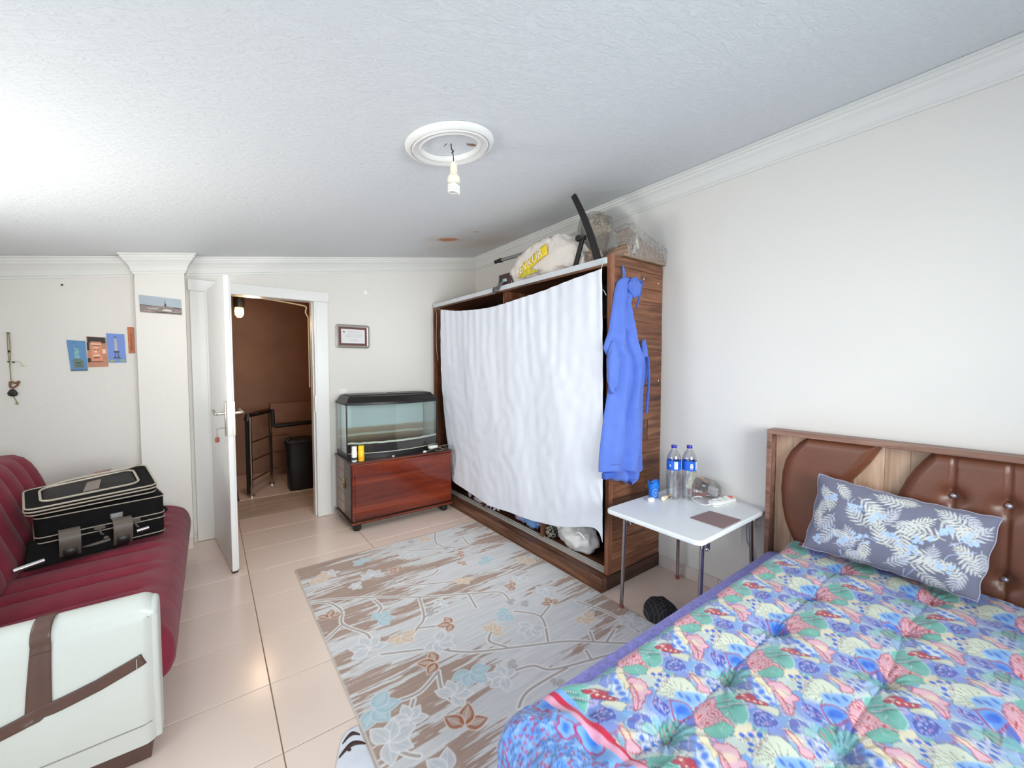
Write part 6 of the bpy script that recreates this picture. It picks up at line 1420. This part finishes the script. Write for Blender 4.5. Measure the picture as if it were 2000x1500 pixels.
def pr2(x0, x1, y0, y1, z, r): 
    out = []
    for cx, cy, a0 in ((x1 - r, y1 - r, 0), (x0 + r, y1 - r, 90), (x0 + r, y0 + r, 180), (x1 - r, y0 + r, 270)):
        for k in range(7): a = math.radians(a0 + 15 * k); out.append(PM @ Vector((cx + r * math.cos(a), cy + r * math.sin(a), z)))
    return out
obj('housing', MB().loft([pr2(-.095, .095, -.030, .030, .001, .022), pr2(-.098, .098, -.033, .033, .008, .024), pr2(-.098, .098, -.033, .033, .019, .024), pr2(-.092, .092, -.028, .028, .027, .02)]), M_plastic, ps)
obj('base_band', MB().loft([pr2(-.0985, .0985, -.0335, .0335, .009, .024), pr2(-.0985, .0985, -.0335, .0335, .011, .024)]), mat('greyish_rose_band', (176, 150, 150), rough=.5), ps)
for k in (-.055, -.005, .042):
    obj('socket', MB().lathe([(.0, .0275), (.017, .0275), (.0185, .030), (.020, .030), (.0205, .0268)], seg=22, M=PM @ Matrix.Translation((k, 0, 0))), M_plastic, ps)
obj('switch', MB().box((.068, -.010, .027), (.086, .010, .034), M=PM), mat('orange_red_switch', (236, 96, 66), rough=.4), ps, bevel=.002)
obj('cable', MB().tube([PM @ Vector((-.096, 0, .012)), PM @ Vector((-.125, .02, .006)), (2.26, 1.22, TZ + .004), (2.29, 1.265, TZ + .012), (2.33, 1.25, TZ + .02), (2.36, 1.24, TZ + .01)], .0032, 8), M_plastic, ps)
md = thing('medicine_bag', (2.42, 1.27, TZ), 'crinkled clear bag of small medicine boxes on the white table against the wall', 'bag')
Mbk = mat('black_printed_card', (22, 26, 44), rough=.45); Mwc = mat('white_printed_card', (226, 222, 228), rough=.5, var=.06, scale=50); Mor = mat('orange_brown_card', (204, 158, 126), rough=.5); Mrs = mat('rose_brown_card', (176, 120, 116), rough=.5, var=.15, scale=30)
def tbx(c, s_, rx, ry, rz): return MB().box((-s_[0] / 2, -s_[1] / 2, -s_[2] / 2), (s_[0] / 2, s_[1] / 2, s_[2] / 2), M=Matrix.Translation(c) @ Matrix.Rotation(rz, 4, 'Z') @ Matrix.Rotation(ry, 4, 'Y') @ Matrix.Rotation(rx, 4, 'X'))
obj('carton', tbx((2.425, 1.30, TZ + .020), (.09, .10, .032), 0, 0, .2), Mrs, md, bevel=.001)
obj('carton', tbx((2.40, 1.335, TZ + .085), (.022, .032, .105), .25, .25, .3), mat('cream_carton', (236, 226, 196), rough=.5, var=.1, scale=40), md, bevel=.002)
obj('carton', tbx((2.435, 1.275, TZ + .070), (.02, .055, .075), .3, -.35, .1), Mor, md, bevel=.001)
obj('carton', tbx((2.405, 1.255, TZ + .068), (.008, .038, .048), .35, -.15, .2), Mbk, md, bevel=.001)
obj('carton_print', tbx((2.4005, 1.2545, TZ + .070), (.002, .018, .012), .35, -.15, .2), Mwc, md, smooth=False)
obj('carton', tbx((2.425, 1.21, TZ + .045), (.03, .05, .045), .2, -.1, -.1), Mwc, md, bevel=.002)
obj('carton', tbx((2.39, 1.285, TZ + .030), (.03, .05, .016), .1, .3, .5), Mwc, md, bevel=.001)
obj('bag_film', MB().lump((2.432, 1.262, TZ + .052), (.060, .092, .054), 6, .25, 3, wr=.35, flat=.93), M_film, md, auto=60)
PZ = TZ + .0005
tag(obj('table_mat', MB().prism([(2.009, 1.119, PZ), (2.190, 1.106, PZ), (2.191, .944, PZ), (2.003, .945, PZ)], (0, 0, .004)), mat('mauve_brown_cover', (134, 106, 106), rough=.5, var=.02), bevel=.001), 'thin mauve brown square mat lying at the near right of the white table', 'mat')
tag(obj('wall_cable', MB().tube([(2.470, 1.03, .565), (2.475, 1.03, .50), (2.486, 1.04, .45), (2.480, 1.03, .38), (2.488, 1.0, .30), (2.488, 1.0, .08), (2.485, .99, .012)], .004, 8), mat('blue_grey_cable', (140, 150, 176), rough=.5)), 'blue grey cable hanging down the wall below the right end of the white table', 'cable')
# cap on the floor
def plaid_mat():
    m = mat('black_plaid_cloth', (20, 18, 20), rough=.8); n = m.node_tree.nodes; l = m.node_tree.links; tc = n.new('ShaderNodeTexCoord'); prev = None
    for rot_ in (0.5, 2.07):
        mp = n.new('ShaderNodeMapping'); mp.inputs['Rotation'].default_value = (0, 0, rot_); l.new(tc.outputs['Object'], mp.inputs[0])
        w_ = n.new('ShaderNodeTexWave'); w_.inputs['Scale'].default_value = 17; l.new(mp.outputs[0], w_.inputs['Vector'])
        r = n.new('ShaderNodeValToRGB'); r.color_ramp.elements[0].position = .95; r.color_ramp.elements[1].position = .995; l.new(w_.outputs['Fac'], r.inputs[0])
        if prev is None: prev = r.outputs[0]
        else: mx = n.new('ShaderNodeMath'); mx.operation = 'MAXIMUM'; l.new(prev, mx.inputs[0]); l.new(r.outputs[0], mx.inputs[1]); prev = mx.outputs[0]
    mi = n.new('ShaderNodeMixRGB'); mi.inputs[1].default_value = (*lin((20, 18, 20)), 1); mi.inputs[2].default_value = (*lin((78, 76, 84)), 1); l.new(prev, mi.inputs[0]); l.new(mi.outputs[0], n['Principled BSDF'].inputs['Base Color']); return m
hat = thing('cap', (2.0, 1.255, 0), 'black plaid cap lying on the floor tiles beside the near table leg', 'cap')
Mpl = plaid_mat()
def dome(u, v):
    a = 2 * PI * u; e = v * PI / 2; k = 1 + .06 * noise.noise(Vector((math.cos(a) * 2, math.sin(a) * 2, v * 3)))
    return (1.985 + .085 * math.cos(e) ** .7 * math.cos(a) * k, 1.265 + .10 * math.cos(e) ** .7 * math.sin(a) * k, .003 + .095 * math.sin(e) ** .9 * k)
obj('crown', MB().grid(60, 26, dome), Mpl, hat, auto=180)
obj('peak', MB().grid(24, 12, lambda u, v: (2.02 + .075 * math.sin(PI * u) * v + .03 * v + .05 * (u - .5), 1.235 - .085 * (u - .2) - .03 * v + .10 * (.5 - u), .022 - .008 * v + .012 * math.sin(PI * u))), Mpl, hat, solid=.003, auto=180)
obj('button', MB().lump((1.985, 1.265, .099), (.007, .007, .004), 1, .05, seg=12, rings=8), M_black, hat)

# ================================================================ PICTURES ON THE WALL (flat prints)
def card(name, quad, lab, base, prints, edge=None):
    """quad = (x0,z0) bottom left ... in wall coordinates with corners order bl, br, tr, tl"""
    yb = YB - .0025
    t = thing(name, ((quad[0][0] + quad[1][0]) / 2, yb, quad[0][1]), lab, 'picture')
    pts = [(x, yb, z) for x, z in quad]
    obj('card', MB().prism(pts, (0, -.003, 0)), base, t, bevel=.0008, smooth=False)
    return t
def q2(quad, u, v, y):
    b = (1 - u) * (1 - v); c = u * (1 - v); d = u * v; e = (1 - u) * v
    return (quad[0][0] * b + quad[1][0] * c + quad[2][0] * d + quad[3][0] * e, y, quad[0][1] * b + quad[1][1] * c + quad[2][1] * d + quad[3][1] * e)
def flat(t, quad, polys, m, lv=0, name='print'):
    y = YB - .0058 - .0003 * lv
    for P_ in polys: obj(name, MB().prism([q2(quad, u, v, y) for u, v in P_], (0, -.0003, 0)), m, t, smooth=False)
def rc(a, b2, c, d): return [(a, b2), (c, b2), (c, d), (a, d)]
Q1 = [(-.758, 1.366), (-.677, 1.368), (-.684, 1.574), (-.773, 1.578)]
M_sky1 = mat('blue_sky_print', (84, 134, 184), rough=.4, var=.08, scale=6)
t = card('postcard', Q1, 'blue postcard of a robed statue on a tall plinth, lowest of the group', M_sky1, None)
flat(t, Q1, [rc(.22, .10, .80, .30), rc(.18, .30, .84, .34), rc(.26, .34, .74, .37), rc(.30, .37, .66, .41)], mat('stone_green_print', (96, 116, 104), rough=.5, var=.1), 0)
flat(t, Q1, [rc(.36, .24, .66, .28), rc(.34, .17, .70, .19)], mat('dark_stone_print', (56, 66, 60), rough=.5), 1)
flat(t, Q1, [[(.32, .41), (.64, .41), (.60, .58), (.64, .66), (.56, .72), (.40, .74), (.33, .62)], [(.40, .74), (.54, .72), (.54, .80), (.42, .81)], [(.36, .72), (.42, .74), (.38, .90), (.34, .90)]], mat('verdigris_print', (120, 168, 180), rough=.5, var=.2, scale=60), 1)
flat(t, Q1, [rc(.33, .90, .40, .935), rc(.42, .77, .54, .80), rc(.0, .0, 1.0, .05)], mat('shadow_green_print', (60, 96, 110), rough=.5), 2)
Q2 = [(-.674, 1.392), (-.573, 1.396), (-.580, 1.603), (-.677, 1.607)]
t = card('postcard', Q2, 'postcard of a lit stone facade at night, middle one of the three overlapping cards', mat('terracotta_print', (190, 128, 100), rough=.4, var=.15, scale=25), None)
flat(t, Q2, [rc(.04, .80, .96, .99), rc(.0, .16, .16, .30), rc(.0, .55, .12, .8)], mat('night_print', (34, 26, 22), rough=.5), 0)
flat(t, Q2, [rc(.20, .20, .74, .84)], mat('lit_facade_print', (216, 140, 112), rough=.5, var=.15, scale=40), 1)
flat(t, Q2, [rc(.24, .74, .70, .78), rc(.30, .36, .62, .41), rc(.30, .62, .60, .65), rc(.34, .48, .50, .54), rc(.76, .45, .94, .60)], mat('bright_facade_print', (240, 200, 172), rough=.5), 2)
flat(t, Q2, [rc(.18, .16, .76, .19), rc(.32, .29, .60, .33), rc(.26, .70, .68, .73), rc(.36, .56, .42, .60), rc(.52, .56, .58, .60)], mat('brown_shade_print', (120, 66, 50), rough=.5), 2)
Q3 = [(-.570, 1.423), (-.479, 1.426), (-.485, 1.631), (-.577, 1.633)]
t = card('postcard', Q3, 'blue postcard of a tall iron lattice tower, right one of the three overlapping cards', mat('periwinkle_sky_print', (112, 140, 210), rough=.4, var=.06, scale=6), None)
flat(t, Q3, [[(.40, .40), (.58, .40), (.54, .84), (.42, .84)]], mat('pale_iron_print', (184, 176, 176), rough=.5, var=.12, scale=60), 0)
flat(t, Q3, [rc(.34, .34, .66, .41), [(.26, .14), (.78, .14), (.62, .20), (.36, .20)], [(.36, .2), (.42, .2), (.46, .34), (.42, .34)], [(.58, .2), (.64, .2), (.58, .34), (.54, .34)], rc(.42, .86, .54, .90)], mat('dark_iron_print', (70, 76, 92), rough=.5), 1)
flat(t, Q3, [rc(.08, .02, .34, .10), rc(.66, .04, .94, .11)], mat('bush_print', (150, 170, 110), rough=.5, var=.2, scale=50), 1)
Q4 = [(-.464, 1.492), (-.430, 1.494), (-.431, 1.683), (-.466, 1.685)]
t = card('wall_plaque', Q4, 'narrow orange brown wooden strip with dark lettering marks, right of the three postcards', mat('orange_wood_plaque', (186, 106, 66), rough=.5, var=.18, scale=30), None)
flat(t, Q4, [rc(.40, .12 + .055 * k, .40 + (.16 if k % 2 else .24), .12 + .055 * k + .032) for k in range(12)], mat('burnt_mark', (104, 50, 30), rough=.6), 0, 'lettering')
# panorama photo on the pier
Q5 = [(-.381, 1.785), (-.149, 1.781), (-.153, 1.896), (-.385, 1.908)]
YBs = YB; YB = CY + .0015
t = card('photo_print', Q5, 'wide grey photograph of a skyline and water stuck high on the pier', mat('grey_sky_photo', (164, 174, 184), rough=.4, var=.08, scale=8), None)
flat(t, Q5, [[(0, .0), (1, .0), (1, .42), (.8, .45), (.62, .47), (.5, .45), (.3, .45), (0, .40)]], mat('brown_town_photo', (140, 124, 118), rough=.5, var=.3, scale=40), 0)
flat(t, Q5, [[(.3, .08), (.5, .04), (.98, .04), (.98, .09), (.55, .11)], [(0, .40), (.3, .42), (.3, .45), (0, .45)], rc(.58, .45, .63, .60), [(.595, .6), (.615, .6), (.608, .9)], [(.8, .38), (.99, .34), (.99, .42), (.8, .45)]], mat('dark_photo_tone', (72, 66, 68), rough=.5), 1)
flat(t, Q5, [[(.52, .18), (.74, .16), (.76, .24), (.66, .30), (.56, .26)], rc(.15, .26, .42, .29)], mat('pale_photo_tone', (214, 206, 196), rough=.5, var=.1), 2)
YB = YBs
# string ornament at the far left
wo = thing('wall_hanging', (-1.02, YB - .01, 1.18), 'thin cord ornament with a ribbon and small dark bird, leftmost on the wall', 'ornament')
yq = YB - .010
M_olive = mat('olive_cord', (150, 142, 104), rough=.7); M_dkbr = mat('dark_bird_resin', (36, 24, 20), rough=.4)
obj('hanger_nail', MB().lathe([(.0, 0), (.007, 0), (.007, .014), (0, .014)], c=(-1.028, YB - .001, 1.612), seg=12, M=Matrix.Rotation(PI / 2, 3, 'X')), mat('olive_button', (120, 112, 80), rough=.5), wo)
obj('cord', MB().tube([(-1.031, yq, 1.61), (-1.032, yq, 1.50), (-1.028, yq, 1.40), (-1.026, yq, 1.28)], .0028, 6).tube([(-1.024, yq, 1.61), (-1.022, yq, 1.52), (-1.027, yq, 1.40)], .0028, 6), M_olive, wo)
obj('bead', MB().lump((-1.028, yq, 1.495), (.006, .006, .008), 1, .05, seg=14, rings=10).lump((-1.012, yq, 1.425), (.007, .006, .005), 2, .05, seg=14, rings=10).lump((-1.032, yq, 1.428), (.007, .006, .004), 2, .05, seg=14, rings=10), M_dkbr, wo)
obj('ribbon', MB().tube([(-1.028, yq, 1.30), (-1.005, yq - .003, 1.29), (-.992, yq, 1.302), (-1.005, yq, 1.27), (-1.028, yq - .003, 1.262), (-1.03, yq, 1.30)], .006, 8), mat('brown_ribbon', (128, 88, 60), rough=.6), wo)
obj('bird', MB().lump((-1.022, yq, 1.225), (.020, .009, .024), 5, .35, 2.5, seg=24, rings=16), M_dkbr, wo)
obj('tassel', MB().tube([(-1.02, yq, 1.20), (-1.008, yq, 1.17), (-1.012, yq, 1.15)], .003, 6).tube([(-1.008, yq, 1.17), (-1.002, yq, 1.15)], .004, 6), M_olive, wo)
fw = thing('wall_sprig', (-.975, YB - .008, 1.40), 'tiny pale dried flower pinned to the wall beside the corded ornament', 'flower')
obj('stem', MB().tube([(-1.008, YB - .006, 1.428), (-.99, YB - .006, 1.43), (-.975, YB - .006, 1.412)], .001, 6), M_olive, fw)
obj('blossom', MB().lump((-.972, YB - .009, 1.405), (.011, .007, .006), 3, .3, seg=16, rings=10), mat('pale_straw_petals', (226, 220, 190), rough=.6), fw)

for _o in bpy.data.objects:
    if _o.parent is None and _o.name.startswith('postcard'): _o['group'] = 'overlapping postcards on the back wall'
    if _o.parent is None and _o.name.startswith('pill_bottle'): _o['group'] = 'small bottles on the chest'
